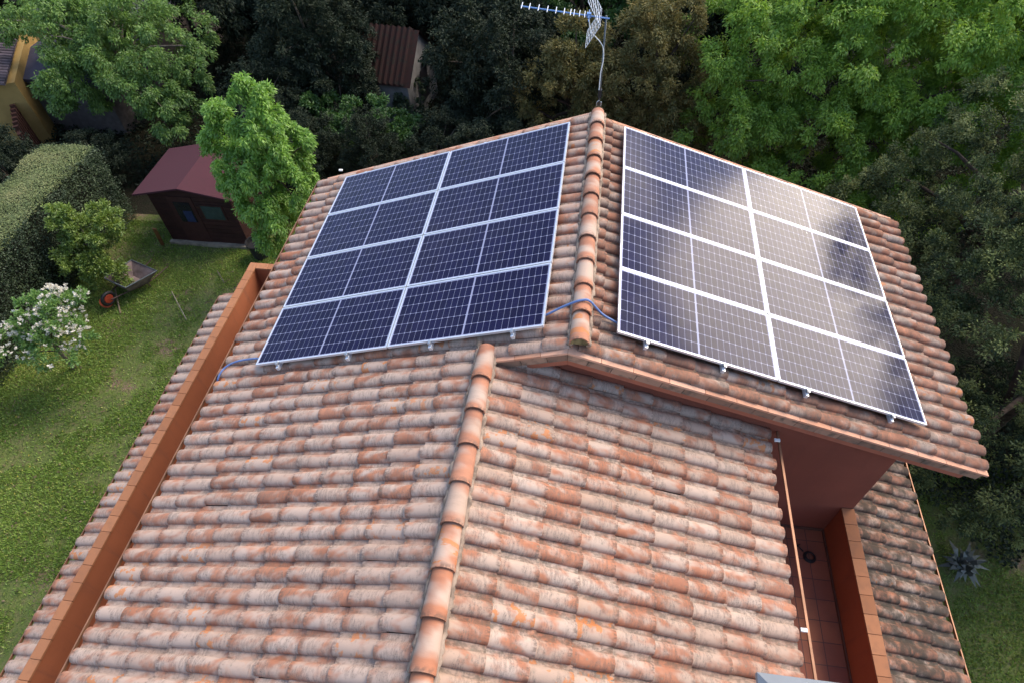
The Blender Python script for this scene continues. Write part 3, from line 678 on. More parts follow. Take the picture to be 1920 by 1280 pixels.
b = MB(); b.box(.25, .95, -.03, -.013, .95, 1.50); wn_ = b.build('window', M_WOOD, sh); b = MB(); b.box(.30, .90, -.036, -.031, 1.0, 1.45); o = b.build('pane', simple('shed_pane', (.03, .05, .05), .1), sh); o.parent = wn_
b = MB(); b.box(-1.2, 1.35, -.14, -.02, -.03, .10); b.build('plinth', simple('pale_plinth', (.26, .22, .17), .9, 0, .3, 5), sh)
# leaning plank, pots, bins at the shed
b = MB(); b.box(-.05, .05, -.02, .02, 0, .95, Matrix.Translation((-12.42, 8.0, GZ)) @ Matrix.Rotation(.28, 4, 'X') @ Matrix.Rotation(.3, 4, 'Y'))
tag(b.build('plank', simple('tan_wood', (.22, .10, .04), .8), None), 'tan wooden plank leaning at the corner of the brown shed', 'plank')
def lathe(mb, prof, k=14, c=(0, 0, 0)):
    vs = [(c[0] + r * math.cos(2 * math.pi * j / k), c[1] + r * math.sin(2 * math.pi * j / k), c[2] + z) for r, z in prof for j in range(k)]
    n = len(prof); mb.add(vs, [(i * k + j, i * k + (j + 1) % k, (i + 1) * k + (j + 1) % k, (i + 1) * k + j) for i in range(n - 1) for j in range(k)]); return mb
b = MB(); lathe(b, [(0.0, 0), (.22, 0), (.28, .5), (.31, .5), (.31, .56), (.27, .56), (.25, .44), (0, .44)]); o = b.build('garden_tub', M_BLACK, None); o.location = (-9.25, 7.85, GZ)
tag(o, 'black plastic garden tub on the grass beside the shed', 'tub')
# wheelbarrow tipped up on the lawn
wb = empty('wheelbarrow', (-12.3, 6.1, GZ)); tag(wb, 'old grey wheelbarrow with rusty tray and orange red wheel parked on the lawn', 'wheelbarrow')
wb.rotation_euler = (math.radians(-14), 0, math.radians(-20))
t_out = [(-.42, -.45, .52), (.42, -.45, .52), (.50, .48, .60), (-.50, .48, .60)]; t_in = [(-.25, -.28, .26), (.25, -.28, .26), (.30, .26, .26), (-.30, .26, .26)]
b = MB(); b.add(t_out + t_in, ((4, 5, 6, 7), (0, 4, 7, 3), (0, 1, 5, 4), (1, 2, 6, 5), (2, 3, 7, 6)))
o = b.build('tray', simple('rusty_tray', (.20, .15, .14), .8, 0, .35, 5), wb); sol = o.modifiers.new('solid', 'SOLIDIFY'); sol.thickness = .012
b = MB(); b.tube([Vector(p) for p in t_out + t_out[:1]], .018, 6); b.build('rim', simple('grey_paint', (.11, .13, .14), .6), wb)
b = MB()
for s in (-1, 1): b.tube(smoothpath([(s * .10, -.75, .18), (s * .22, -.35, .24), (s * .28, .3, .25), (s * .33, .95, .45)]), .018, 6); b.tube([(s * .28, .25, .25), (s * .30, .35, .0)], .016, 6)
b.build('frame', simple('rusty_frame', (.10, .06, .05), .7), wb, True)
b = MB(); b.tube([(.06 * 0, -.75 + .17 * math.cos(t), .18 + .17 * math.sin(t)) for t in np.linspace(0, 2 * math.pi, 21)], .045, 8, caps=False); b.build('tyre', M_BLACK, wb, True)
b = MB(); lathe(b, [(0, -.05), (.12, -.04), (.14, 0), (.12, .04), (0, .05)]); o = b.build('wheel_rim', simple('red_enamel', (.32, .05, .025), .5), wb); o.rotation_euler = (0, math.pi / 2, 0); o.location = (0, -.75, .18)
# orange plastic pots next to it
b = MB(); lathe(b, [(0, 0), (.11, 0), (.15, .2), (.165, .2), (.165, .24), (.13, .24), (.12, .14), (0, .14)]); o = b.build('plant_pot', simple('orange_plastic', (.55, .10, .04), .6), None)
o.location = (-12.78, 5.62, GZ + .14); o.rotation_euler = (1.2, .2, .5); tag(o, 'orange red plastic pot lying on its side near the wheelbarrow', 'plant pot')
b = MB(); b.tube([(-12.72, 6.0, GZ + .25), (-12.25, 5.25, GZ + .02)], .02, 6); tag(b.build('broom_stick', simple('pale_wood', (.27, .20, .13), .8), None), 'pale wooden stick leaning against the old wheelbarrow', 'stick')
for p, q, lab in (((-11.25, 6.2, GZ), (-10.15, 5.05, GZ + .25), 'long pale stake lying on the lawn near the bare soil patch'), ((-10.3, 7.1, GZ), (-9.75, 6.5, GZ + .2), 'short pale stake lying on the lawn in front of the shed')):
    b = MB(); b.tube([(p[0], p[1], p[2] + .02), q], .014, 6); tag(b.build('garden_stake', M_BARK_L if 'short' in lab else simple('cane', (.30, .26, .18), .8), None), lab, 'stake', 'stakes on the lawn')

# ------------------------------------------------------------------ grass
def vnoise(x, y, sc, seed):
    r_ = np.random.default_rng(seed); g = r_.random((64, 64)); fx, fy = x / sc, y / sc
    ix, iy = np.floor(fx).astype(int), np.floor(fy).astype(int); tx, ty = fx - ix, fy - iy; tx, ty = tx * tx * (3 - 2 * tx), ty * ty * (3 - 2 * ty)
    G = lambda a, b_: g[a % 64, b_ % 64]
    return (G(ix, iy) * (1 - tx) + G(ix + 1, iy) * tx) * (1 - ty) + (G(ix, iy + 1) * (1 - tx) + G(ix + 1, iy + 1) * tx) * ty
def grass(name, x0, x1, y0, y1, n, L_, label, tone=0.0):
    x, y = rng.uniform(x0, x1, n), rng.uniform(y0, y1, n)
    q = .5 * vnoise(x, y, 1.1, 3) + .3 * vnoise(x, y, .45, 5) + .2 * vnoise(x, y, .18, 6)
    keep = rng.random(n) < np.clip((q - .33) * 5.5, .12, 1); x, y, q = x[keep], y[keep], q[keep]; n = len(x)
    ax = np.stack([rng.normal(0, .6, n), rng.normal(0, .6, n), np.full(n, .75)], -1); ax = unit(ax)
    hh = L_ * rng.uniform(.5, 1.3, n); c = np.stack([x, y, np.full(n, GZ)], -1) + ax * (hh * .45)[:, None]
    dry = vnoise(x, y, 1.7, 11); rn = np.clip(.42 + tone + (dry - .5) * .5 - (q - .5) * .25 + rng.normal(0, .2, n), 0, 1)
    V, F, r = leaves(c, ax, 1.0, .016, rn, .2, .1)
    s_ = V.reshape(-1, 4, 3); s_[:] = c[:, None] + (s_ - c[:, None]) * np.array([1, 1, 1]); a_ = c - ax * (hh * .5)[:, None]; t_ = c + ax * (hh * .5)[:, None]
    s_[:, 0] = a_; s_[:, 2] = t_
    sd_ = unit(np.cross(ax, rng.normal(0, 1, (n, 3)))) * rng.uniform(.006, .014, n)[:, None]; s_[:, 1] = c + sd_; s_[:, 3] = c - sd_
    o = link(name, np_mesh(name, s_.reshape(-1, 3), F, rnd=r), M_GRASS); tag(o, label, 'grass', kind='stuff')
grass('grass', -14.2, -6.9, -3.0, 9.0, 230000, .075, 'patchy short lawn grass beside the house')
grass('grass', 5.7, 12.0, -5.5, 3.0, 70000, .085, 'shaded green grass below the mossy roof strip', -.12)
x, y = rng.uniform(-13.9, -10.5, 160), rng.uniform(-2.5, 4.0, 160)
V, F, r = leaves(np.stack([x, y, np.full(160, GZ + .06)], -1), rng.normal(0, 1, (160, 3)) * np.array([1, 1, .1]), .035, .035, rng.random(160), 2)
o = link('lawn_flowers', np_mesh('lawn_flowers', V, F, rnd=r), leaf_material('dandelion', (0.2520, 0.2128, 0.0224), (0.3360, 0.2800, 0.0280), (0.3920, 0.3360, 0.0560), .1)); tag(o, 'tiny yellow flowers scattered in the lawn', 'flowers', kind='stuff')

n = 700; x, y = rng.uniform(-13.8, -7.0, n), rng.uniform(-2.5, 8.6, n)
V, F, r = leaves(np.stack([x, y, np.full(n, GZ + .05)], -1), rng.normal(0, 1, (n, 3)) * np.array([1, 1, .15]), .07, .04, rng.random(n), 2)
tag(link('fallen_leaves', np_mesh('fallen_leaves', V, F, rnd=r), leaf_material('dead_leaf', (.07, .045, .02), (.14, .09, .045), (.22, .16, .08), .1)), 'brown fallen leaves and clods scattered on the lawn', 'leaves', kind='stuff')

# ------------------------------------------------------------------ hedges
def hedge(name, label, x0, x1, y0, y1, h, n, lm, topm=None, ntop=0, L_=.05):
    t = empty(name, ((x0 + x1) / 2, (y0 + y1) / 2, GZ)); tag(t, label, 'hedge'); cx, cy = (x0 + x1) / 2, (y0 + y1) / 2
    b = MB(); b.box(x0 - cx + .32, x1 - cx - .32, y0 - cy + .32, y1 - cy - .32, 0, h - .25); b.build('stems', simple(name + '_core', (.012, .014, .008), 1), t)  # dark box added inside the leaves to stop see-through
    ar = [(y1 - y0) * h, (y1 - y0) * h, (x1 - x0) * h, (x1 - x0) * h, (x1 - x0) * (y1 - y0)]; f = rng.choice(5, n, p=np.array(ar) / sum(ar))
    u_, v_, dpt = rng.random(n), rng.random(n), rng.normal(0, .05, n)
    wob = .10 * (vnoise(u_ * (y1 - y0), v_ * h, .8, 21) - .5) * 2 + .10 * (vnoise(u_ * (y1 - y0), v_ * h, .25, 22) - .5) * 2; dpt = np.where(rng.random(n) < .06, np.abs(dpt) * 3.2, dpt); dpt = dpt + wob
    X = np.where(f == 0, x0 + .03 - dpt, np.where(f == 1, x1 - .03 + dpt, x0 + u_ * (x1 - x0))); Yy = np.where(f == 2, y0 + .03 - dpt, np.where(f == 3, y1 - .03 + dpt, y0 + u_ * (y1 - y0)))
    Yy = np.where(f == 4, y0 + v_ * (y1 - y0), Yy); X = np.where(f == 4, x0 + u_ * (x1 - x0), X); Z = np.where(f == 4, h - .03 + dpt * .6, v_ * h)
    nrm = np.array([[-1, 0, 0.], [1, 0, 0], [0, -1, 0], [0, 1, 0], [0, 0, 1]])[f]
    ex = np.clip((np.abs(X - cx) - (x1 - x0) / 2 + .22) / .22, 0, 1.6); ey = np.clip((np.abs(Yy - cy) - (y1 - y0) / 2 + .22) / .22, 0, 1.6); ez = np.clip((Z - h + .22) / .22, 0, 1.6)
    Z = Z - .05 * ez * np.maximum(ex, ey); X = X - np.sign(X - cx) * .05 * ex * ez
    P = np.stack([X - cx, Yy - cy, Z], -1); rn = np.clip(.5 + (vnoise(P[:, 1] + 50, P[:, 2] + P[:, 0] + 50, .5, 8) - .5) * .7 + rng.normal(0, .18, n), 0, 1)
    sel = f == 4 if topm else np.zeros(n, bool)
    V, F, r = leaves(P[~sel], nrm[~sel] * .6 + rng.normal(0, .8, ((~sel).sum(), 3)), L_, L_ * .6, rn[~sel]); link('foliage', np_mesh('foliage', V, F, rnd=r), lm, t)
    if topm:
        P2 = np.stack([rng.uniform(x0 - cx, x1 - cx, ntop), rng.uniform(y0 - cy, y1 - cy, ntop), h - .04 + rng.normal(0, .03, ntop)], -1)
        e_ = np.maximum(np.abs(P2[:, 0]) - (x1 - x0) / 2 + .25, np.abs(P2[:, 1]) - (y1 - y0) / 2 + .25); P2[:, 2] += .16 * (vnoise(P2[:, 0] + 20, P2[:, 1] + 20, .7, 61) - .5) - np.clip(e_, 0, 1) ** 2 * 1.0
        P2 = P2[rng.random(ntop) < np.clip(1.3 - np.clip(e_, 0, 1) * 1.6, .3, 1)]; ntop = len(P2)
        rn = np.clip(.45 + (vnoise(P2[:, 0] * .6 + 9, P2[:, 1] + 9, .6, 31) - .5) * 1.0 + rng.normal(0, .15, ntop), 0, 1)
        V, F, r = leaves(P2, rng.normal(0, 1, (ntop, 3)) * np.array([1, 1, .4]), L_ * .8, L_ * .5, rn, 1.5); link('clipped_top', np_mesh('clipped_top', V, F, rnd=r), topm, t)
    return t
hedge('clipped_hedge', 'tall clipped hedge with a sunlit flat top along the lawn', -15.65, -14.0, -1.5, 9.3, 2.5, 110000, M_LF_HEDGE, M_LF_HTOP_LIT, 52000, .055)

# ------------------------------------------------------------------ near plants
P_ = dict
tree('young_tree', 'bright green young tree beside the wine red shed roof', 'tree', (-8.1, 7.55, GZ),
     [((-7.95, 7.6, -3.3), (.95, 1.0, 1.35)), ((-7.45, 7.3, -4.2), (1.0, 1.0, 1.1)), ((-8.45, 7.4, -4.2), (.75, .8, .95)), ((-8.6, 7.6, -3.2), (.75, .75, .9)), ((-7.3, 7.6, -3.0), (.6, .6, .9)), ((-8.15, 7.8, -2.3), (.45, .5, 1.1)), ((-7.7, 7.9, -2.1), (.3, .35, .9)), ((-7.5, 7.0, -5.1), (.9, .8, .9)), ((-8.55, 7.7, -2.6), (.3, .35, .75)), ((-7.4, 7.7, -2.5), (.42, .42, .9)), ((-7.0, 7.5, -3.2), (.45, .45, .9))],
     P_(nb=130, nt=9, nl=56, bough=.27, tuft=.15, L_=.11, W_=.04, droop=.7, shell=.70, flat=1.35), M_LF_YOUNG, .07, M_BARK_L)
bt = tree('blossom_tree', 'small tree covered in white blossom standing on the lawn', 'tree', (-12.48, 3.39, GZ),
     [((-11.6, 3.05, -5.3), (.78, .65, .42)), ((-12.2, 3.0, -5.15), (.65, .55, .42)), ((-11.6, 3.6, -4.85), (.6, .55, .4)), ((-12.2, 3.5, -4.8), (.42, .4, .35)), ((-12.6, 2.55, -5.3), (.5, .42, .32))],
     P_(nb=60, nt=6, nl=26, bough=.36, tuft=.11, L_=.07, W_=.04, droop=.1, shell=.5), M_LF_BLOS, .045, M_BARK_L, nlimb=22)
V, F, r, _ = crown([((.88, -.3, 1.8), (.78, .65, .4)), ((.28, -.4, 1.93), (.65, .55, .4)), ((.88, .2, 2.23), (.6, .55, .35)), ((-.02, -.82, 1.75), (.5, .42, .32))], nb=80, nt=4, nl=9, bough=.36, tuft=.045, L_=.05, W_=.05, droop=-.3, shell=.75, upbias=.9)
link('blossom', np_mesh('blossom', V, F, rnd=r), M_PETAL, bt)
tree('apple_bush', 'yellow green leafy bush standing between hedge and wheelbarrow', 'bush', (-13.0, 6.35, GZ),
     [((-13.15, 6.25, -6.0), (.75, .7, .75)), ((-12.95, 6.7, -5.3), (.7, .6, .6)), ((-13.35, 6.5, -5.0), (.45, .4, .5)), ((-12.75, 5.95, -6.2), (.5, .5, .6)), ((-12.55, 6.9, -5.25), (.4, .4, .4))],
     P_(nb=75, nt=8, nl=38, bough=.34, tuft=.13, L_=.075, W_=.045, droop=.2, shell=.6), M_LF_BUSH, .04, M_BARK_L)
tree('spreading_tree', 'wide soft green tree hiding the dark garage roofs', 'tree', (-16.3, 14.2, GZ),
     [((-16.4, 14.3, -3.6), (2.7, 2.4, 1.5)), ((-17.5, 15.2, -3.6), (1.2, 1.4, 1.0)), ((-14.2, 13.9, -3.8), (2.0, 2.0, 1.5)), ((-15.3, 12.6, -4.6), (2.2, 1.3, 1.2)), ((-16.6, 16.4, -3.0), (2.4, 1.6, 1.2)), ((-13.2, 12.6, -4.6), (1.4, 1.2, 1.1)), ((-16.6, 12.9, -5.0), (1.0, .9, .8)), ((-13.4, 12.1, -5.2), (1.0, .9, .9))],
     P_(nb=270, nt=9, nl=52, bough=.20, tuft=.20, L_=.11, W_=.048, droop=.7, shell=.6), M_LF_LEFT, .13, M_BARK_L, nlimb=30)
# big ash trees behind the bright panel array
tree('ash_tree', 'huge bright green feathery tree behind the glaring panels', 'tree', (7.6, 13.6, GZ),
     [((7.0, 13.0, -2.6), (3.0, 2.6, 2.2)), ((4.6, 13.4, -3.2), (2.2, 2.2, 2.1)), ((8.8, 13.2, -2.0), (2.6, 2.6, 2.2)), ((6.6, 11.4, -4.6), (2.6, 1.7, 1.6)), ((4.0, 12.0, -4.6), (1.5, 1.5, 1.5)), ((9.2, 11.2, -4.0), (2.2, 1.6, 1.6)), ((6.8, 14.6, -1.0), (2.4, 2.0, 1.5)), ((6.3, 10.2, -5.8), (2.4, 1.2, 1.1)), ((4.4, 10.8, -5.9), (1.6, 1.1, 1.0)), ((8.2, 10.0, -5.4), (1.6, 1.1, 1.2))],
     P_(nb=680, nt=9, nl=56, bough=.17, tuft=.20, L_=.10, W_=.042, droop=.6, shell=.66), M_LF_BIG, .14, M_BARK, nlimb=7)
tree('ash_tree', 'sunlit yellow green tree crown standing above the pale oak', 'tree', (12.6, 13.4, GZ),
     [((12.2, 12.8, -2.0), (2.6, 2.6, 2.2)), ((10.6, 12.4, -2.6), (2.0, 2.0, 1.9)), ((13.6, 12.0, -2.0), (2.4, 2.4, 2.4)), ((14.6, 10.4, 1.0), (2.3, 2.4, 2.8)), ((13.6, 12.6, 1.2), (2.2, 2.2, 2.4)), ((14.8, 7.6, .6), (2.2, 2.4, 3.0)), ((11.0, 14.6, -1.2), (2.2, 2.0, 1.6)), ((12.4, 10.4, -4.0), (2.2, 1.8, 1.7))],
     P_(nb=480, nt=9, nl=54, bough=.18, tuft=.21, L_=.105, W_=.042, droop=.6, shell=.66), leaf_material('sunny_ash_leaf', (0.1701, 0.2999, 0.0399), (0.3092, 0.4887, 0.0532), (0.5874, 0.7332, 0.0800), .42, .04), .2, M_BARK, nlimb=30)
# holm oaks along the outer eave
oakp = P_(nb=250, nt=11, nl=46, bough=.20, tuft=.14, L_=.062, W_=.03, droop=.05, shell=.76, cvar=.86)
tree('holm_oak', 'dense grey green oak crowding the outer eave of the glaring array', 'tree', (8.7, 3.4, GZ),
     [((8.6, 3.6, -3.7), (2.3, 2.4, 2.3)), ((8.0, 1.6, -4.6), (1.5, 1.6, 1.6)), ((9.9, 2.0, -3.9), (1.9, 2.0, 2.0)), ((9.6, 4.8, -2.8), (1.9, 1.9, 1.9)), ((7.6, 5.4, -3.6), (1.3, 1.6, 1.5))],
     oakp, M_LF_OAK, .18, M_BARK, nlimb=5)
tree('holm_oak', 'pale budding oak in front of the sunlit yellow green tree', 'tree', (9.8, 8.6, GZ),
     [((9.6, 8.4, -2.6), (2.2, 2.0, 1.9)), ((8.0, 7.6, -3.7), (1.8, 1.7, 1.6)), ((11.2, 7.6, -2.4), (2.0, 2.0, 2.0)), ((10.4, 6.4, -2.6), (1.6, 1.5, 1.5)), ((7.3, 8.2, -4.6), (1.6, 1.4, 1.3))],
     oakp, leaf_material('budding_oak_leaf', (0.0242, 0.0414, 0.0161), (0.0785, 0.1058, 0.0368), (0.2656, 0.2875, 0.1035), .18, .025), .2, M_BARK, nlimb=5)
# brownish cypresses behind the antenna
cyp = P_(nb=170, nt=9, nl=44, bough=.24, tuft=.17, L_=.10, W_=.035, droop=.3, shell=.7, cvar=.7)
tree('cypress', 'brownish cypress right behind the antenna mast', 'tree', (1.5, 13.4, GZ), [((1.5, 13.2, -4.2), (1.5, 1.4, 2.2)), ((1.7, 13.3, -2.6), (1.0, 1.0, 1.2)), ((2.2, 12.6, -5.2), (1.2, 1.0, 1.5))], cyp, M_LF_CEDAR, .14)
tree('cypress', 'olive brown cypress below the long arm of the antenna', 'tree', (-.9, 13.0, GZ), [((-.9, 12.8, -4.8), (1.4, 1.3, 1.9)), ((-.6, 13.0, -3.4), (.9, .9, 1.1)), ((.1, 12.2, -5.4), (1.1, .9, 1.3))], cyp, M_LF_CEDAR, .14)
tree('garden_tree', 'fresh green tree crown peeping above the antenna arm', 'tree', (-1.0, 17.6, GZ), [((-1.0, 17.4, -3.6), (2.0, 1.6, 1.7)), ((.9, 17.6, -3.2), (1.5, 1.4, 1.5)), ((-1.6, 16.6, -4.8), (1.3, 1.1, 1.2))],
     P_(nb=110, nt=8, nl=40, bough=.26, tuft=.22, L_=.13, W_=.06, droop=.4, shell=.65), M_LF_VINE, .14)
vt = tree('leafy_shrub', 'bright leaved shrub glowing in front of the white hut', 'shrub', (-7.4, 12.9, GZ), [((-7.6, 12.8, -5.4), (1.2, .8, .5)), ((-6.3, 12.9, -5.8), (.9, .7, .5)), ((-8.6, 13.0, -5.4), (.9, .7, .5)), ((-7.2, 12.6, -6.0), (1.6, .7, .8))],
     P_(nb=80, nt=8, nl=36, bough=.30, tuft=.15, L_=.09, W_=.06, droop=.3, shell=.5), M_LF_VINE, .05)
# agave
ag = empty('agave', (7.75, .75, GZ)); tag(ag, 'silvery spiky agave at the edge of the shaded lawn', 'agave'); V_, F_, R_ = [], [], []
for k in range(46):
    t_ = k * 2.4; e = .25 + 1.1 * (k / 46); l_ = .46 * random.uniform(.45, 1.25); e *= random.uniform(.6, 1.2); dd = Vector((math.cos(t_) * math.cos(e), math.sin(t_) * math.cos(e), math.sin(e))); sd2 = Vector((-math.sin(t_), math.cos(t_), 0))
    o_ = len(V_); m_ = dd * l_ * .55; tip = dd * l_ + Vector((random.uniform(-.06, .06), random.uniform(-.06, .06), -.16)); V_ += [tuple(sd2 * .03), tuple(m_ + sd2 * .045), tuple(tip), tuple(m_ - sd2 * .045)]; F_.append((o_, o_ + 1, o_ + 2, o_ + 3)); R_.append(random.random())
link('foliage', np_mesh('foliage', np.array(V_) + np.array([0, 0, .1]), np.array(F_), rnd=np.array(R_)), M_AGAVE, ag)

# ------------------------------------------------------------------ far buildings
def gable_house(name, label, cat, loc, rz, wx, dy, hw, hr, wm, rm, over=.2, ridge='x'):
    t = empty(name, loc, rz); tag(t, label, cat); b = MB()
    if ridge == 'x': b.prism([(-dy / 2, 0), (dy / 2, 0), (dy / 2, hw), (0, hr), (-dy / 2, hw)], -wx / 2, wx / 2, 'x')
    b.build('wall', wm, t); b = MB(); k = (hr - hw) / (dy / 2)
    for s in (-1, 1):
        y1 = s * (dy / 2 + over); z1 = hw - k * over + .05; z0 = hr + .05
        nrow = int((wx + 2 * over) / .2)
        for i in range(nrow):                             # rows of roll tiles
            xa = -wx / 2 - over + i * .2; pr_ = [(xa, -.02), (xa + .02, .03), (xa + .07, .055), (xa + .12, .03), (xa + .14, 0), (xa + .2, 0)]
            v = [(p[0], 0, z0 + p[1]) for p in pr_] + [(p[0], y1, z1 + p[1]) for p in pr_]
            b.add(v, [(j, j + 1, j + 7, j + 6) if s < 0 else (j + 6, j + 7, j + 1, j) for j in range(5)])
        b.add([(-wx / 2 - over, 0, z0 - .04), (wx / 2 + over, 0, z0 - .04), (wx / 2 + over, y1, z1 - .04), (-wx / 2 - over, y1, z1 - .04)], [(0, 1, 2, 3)])
    b.build('roof', rm, t); return t
hut = gable_house('white_hut', 'small white hut with a mossy red tiled roof among dark trees', 'hut', (-7.15, 16.1, GZ), math.radians(-8), 2.1, 2.5, 1.75, 2.9, simple('lime_wash', (.26, .25, .24), .95, 0, .25, 2), rnd_mat('old_red_tile', (.032, .013, .010), (.046, .019, .014), (.020, .020, .014), .8), .15)
b = MB(); b.box(1.152, 1.17, -.35, .25, .55, 1.65); b.build('window', simple('dark_opening', (.02, .02, .025), .3), hut)
V, F, r, _ = crown([((1.2, -.75, .9), (.12, .22, .9)), ((1.2, .45, 1.7), (.12, .3, .4)), ((.8, -1.35, .6), (.35, .14, .7))], nb=26, nt=6, nl=16, bough=.4, tuft=.1, L_=.08, W_=.06)
o = link('ivy', np_mesh('ivy', V, F, rnd=r), M_LF_HEDGE, hut)
ny = empty('neighbour_house', (-21.45, 13.05, GZ), math.radians(28)); tag(ny, 'yellow neighbouring house with dark weathered tiled roof at the edge', 'house')
M_YEL = simple('ochre_render', (.36, .23, .075), .9, 0, .15, 1.5)
b = MB(); b.box(-4.0, 2.08, -1.5, 2.9, 0, 2.30); b.box(-4.0, 2.0, 2.9, 6.0, 0, 1.5); b.build('wall', M_YEL, ny); b = MB()
for i in range(25):
    ya = -1.9 + i * .2; pr_ = [(ya, -.02), (ya + .02, .035), (ya + .07, .06), (ya + .12, .035), (ya + .14, 0), (ya + .2, 0)]
    b.add([(1.95, p[0], 2.45 + p[1]) for p in pr_] + [(-4.2, p[0], 4.2 + p[1]) for p in pr_], [(j, j + 1, j + 7, j + 6) for j in range(5)])
b.add([(1.93, -1.88, 2.41), (1.93, 3.1, 2.41), (-4.2, 3.1, 4.15), (-4.2, -1.88, 4.15)], [(0, 1, 2, 3)])
b.build('roof', rnd_mat('dark_roll_tile', (.075, .06, .065), (.16, .12, .13), (.05, .04, .035), .6), ny)
b = MB(); b.box(-1.4, 1.4, -.05, .05, 0, 1.5, Matrix.Translation((-19.0, 12.1, GZ)) @ Matrix.Rotation(math.radians(-52), 4, 'Z')); 
for k in range(9): b.box(-1.35 + k * .3, -1.25 + k * .3, -.08, .08, 0, 1.65, Matrix.Translation((-19.0, 12.1, GZ)) @ Matrix.Rotation(math.radians(-52), 4, 'Z'))
tag(b.build('timber_fence', simple('dark_timber', (.075, .03, .02), .9), None), 'dark brown timber fence beside the yellow neighbouring house', 'fence')
M_SLATE = simple('slate_felt', (.055, .050, .070), .9, 0, .2, 2)
for nm, lab, x, y, z, wx, dy, rz, rm in (('garage', 'low garage with dark slate roof under the spreading tree', -18.4, 15.0, -5.0, 4.2, 3.2, -.05, M_SLATE), ('carport', 'dark roofed carport half hidden by the spreading tree', -19.0, 18.6, -4.7, 5.2, 2.4, -.1, M_SLATE), ('outbuilding', 'pale grey flat roofed outbuilding at the upper edge of the trees', -17.4, 20.3, -4.6, 2.6, 1.9, -.05, simple('pale_roof', (.30, .27, .27), .9))):
    t = empty(nm, (x, y, GZ), rz); tag(t, lab, nm if nm != 'outbuilding' else 'building'); b = MB(); b.box(-wx / 2 + .15, wx / 2 - .15, -dy / 2 + .15, dy / 2 - .15, 0, z - GZ - .1); b.build('wall', simple(nm + '_wall', (.13, .11, .10), .9), t)
    b = MB(); b.box(-wx / 2, wx / 2, -dy / 2, dy / 2, z - GZ - .1, z - GZ); b.build('roof', rm, t)

# ------------------------------------------------------------------ the dark wood behind
def crown_proto(lobes, prm, lm, r0):
    V, F, r, bc = crown(lobes, **prm); me = np_mesh('crown', V, F, rnd=r); me.materials.append(lm)
    tm = trunk_mesh((0, 0, 0), [(np.array(c), q) for c, q in lobes], bc, r0, 18); m2 = bpy.data.meshes.new('trunk'); m2.from_pydata(tm.v, [], tm.f); m2.materials.append(M_BARK_L); m2.update()
    return me, m2
protos = [crown_proto([((0, 0, 3.4), (1.9, 1.9, 2.2)), ((.9, .5, 2.0), (1.5, 1.5, 1.5)), ((-.9, -.4, 2.2), (1.5, 1.5, 1.6)), ((.2, -.2, 5.2), (1.0, 1.0, 1.3))], P_(nb=140, nt=8, nl=34, bough=.28, tuft=.22, L_=.13, W_=.055, droop=.3, shell=.7), M_LF_DARK, .16),
          crown_proto([((0, 0, 3.0), (2.2, 2.0, 1.7)), ((1.2, .2, 2.4), (1.5, 1.6, 1.5)), ((-1.2, .3, 2.6), (1.5, 1.5, 1.5)), ((0, -1.0, 1.6), (1.6, 1.0, 1.4))], P_(nb=140, nt=8, nl=34, bough=.26, tuft=.22, L_=.13, W_=.055, droop=.5, shell=.7), M_LF_DARK, .15)]
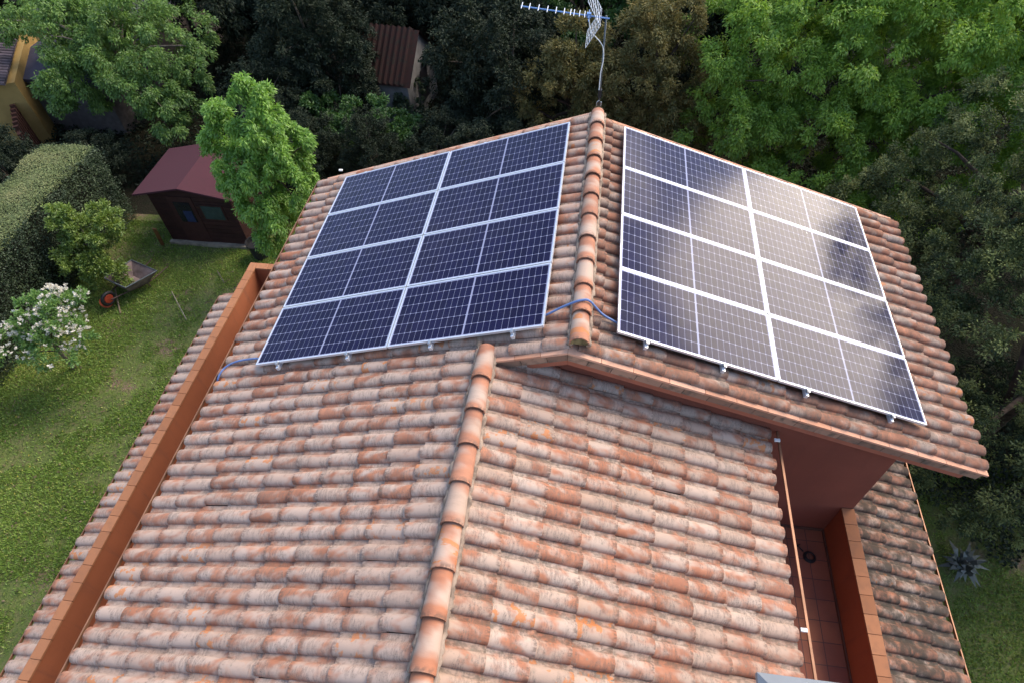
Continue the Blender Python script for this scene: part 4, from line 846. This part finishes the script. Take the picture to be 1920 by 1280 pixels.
dark = [(-9.5, 15.2, .85, 0, 'dark evergreen between the spreading tree and the white hut'), (-10.6, 19.6, 1.1, 0, 'dark evergreen rising behind the white hut roof'), (-7.2, 21.6, 1.1, 1, 'dark evergreen straight behind the white hut'),
        (-3.5, 15.2, .9, 1, 'dark tree beside the gable of the white hut'), (-3.6, 19.6, 1.15, 0, 'dark tree at the upper edge between hut and antenna'), (-13.4, 18.8, 1.1, 1, 'dark evergreen beside the pale grey outbuilding'),
        (-10.6, 12.6, .7, 1, 'dark rounded tree behind the wine red shed'), (-2.6, 13.6, .8, 0, 'dark tree just left of the olive brown cypress'),
        (3.6, 17.6, 1.2, 0, 'dark evergreen between the cypress and the feathery tree'), (2.4, 21.8, 1.25, 1, 'dark tree above the brownish cypress'), (-.8, 22.5, 1.2, 0, 'dark tree behind the fresh green crown'),
        (-15.4, 10.6, .42, 1, 'dark tree at the far end of the clipped hedge'), (-5.6, 25.0, 1.3, 0, 'dark evergreen farthest behind the white hut'), (-11.5, 24.2, 1.3, 1, 'dark evergreen far behind the spreading tree'),
        (-17.6, 24.2, 1.3, 0, 'dark tree beyond the pale grey outbuilding'), (8.0, 20.5, 1.3, 1, 'dark tree behind the feathery tree'), (13.5, 18.5, 1.3, 0, 'dark tree behind the sunlit yellow green crown'),
        (-24.2, 19.5, 1.2, 1, 'dark tree beyond the yellow neighbouring house'), (12.5, 4.8, 1.0, 1, 'dark tree behind the dense grey green oak'), (-17.3, 9.0, .6, 1, 'dark shrub tree behind the clipped hedge'), (-8.6, 11.4, .50, 1, 'dark low shrub tree left below the leafy glowing shrub'), (-6.6, 11.2, .46, 0, 'dark low shrub tree right below the leafy glowing shrub'), (-4.6, 11.6, .50, 1, 'dark low shrub tree behind the middle of the dark panel array verge'), (-2.7, 11.0, .6, 1, 'dark low shrub tree behind the ridge end of the dark panel array'), (-7.6, 19.2, .95, 1, 'dark evergreen leaning over the white hut roof'), (-8.75, 14.9, .74, 0, 'dark young evergreen hiding the left wall of the white hut')]
for x, y, s, k, lab in dark:
    t = empty('evergreen_tree', (x, y, GZ), random.uniform(0, 6.28)); t.scale = (s, s, s * random.uniform(.9, 1.1)); tag(t, lab, 'tree', 'dark trees behind the house')
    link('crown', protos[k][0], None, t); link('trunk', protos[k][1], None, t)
n = 90000; x = rng.uniform(-24, 16, n); y = rng.uniform(9.6, 30, n); q = vnoise(x + 60, y, 1.2, 41) * .7 + vnoise(x + 60, y, .4, 42) * .3
ok = ~((x < -13) & (y < 10.5)); x, y, q = x[ok], y[ok], q[ok]
P3 = np.stack([x, y, GZ - .03 + q * .7 * rng.random(len(x)) ** .5], -1)
V, F, r = leaves(P3, rng.normal(0, 1, (len(x), 3)) * np.array([1, 1, .5]), .15, .08, np.clip(q + rng.normal(0, .2, len(x)), 0, 1))
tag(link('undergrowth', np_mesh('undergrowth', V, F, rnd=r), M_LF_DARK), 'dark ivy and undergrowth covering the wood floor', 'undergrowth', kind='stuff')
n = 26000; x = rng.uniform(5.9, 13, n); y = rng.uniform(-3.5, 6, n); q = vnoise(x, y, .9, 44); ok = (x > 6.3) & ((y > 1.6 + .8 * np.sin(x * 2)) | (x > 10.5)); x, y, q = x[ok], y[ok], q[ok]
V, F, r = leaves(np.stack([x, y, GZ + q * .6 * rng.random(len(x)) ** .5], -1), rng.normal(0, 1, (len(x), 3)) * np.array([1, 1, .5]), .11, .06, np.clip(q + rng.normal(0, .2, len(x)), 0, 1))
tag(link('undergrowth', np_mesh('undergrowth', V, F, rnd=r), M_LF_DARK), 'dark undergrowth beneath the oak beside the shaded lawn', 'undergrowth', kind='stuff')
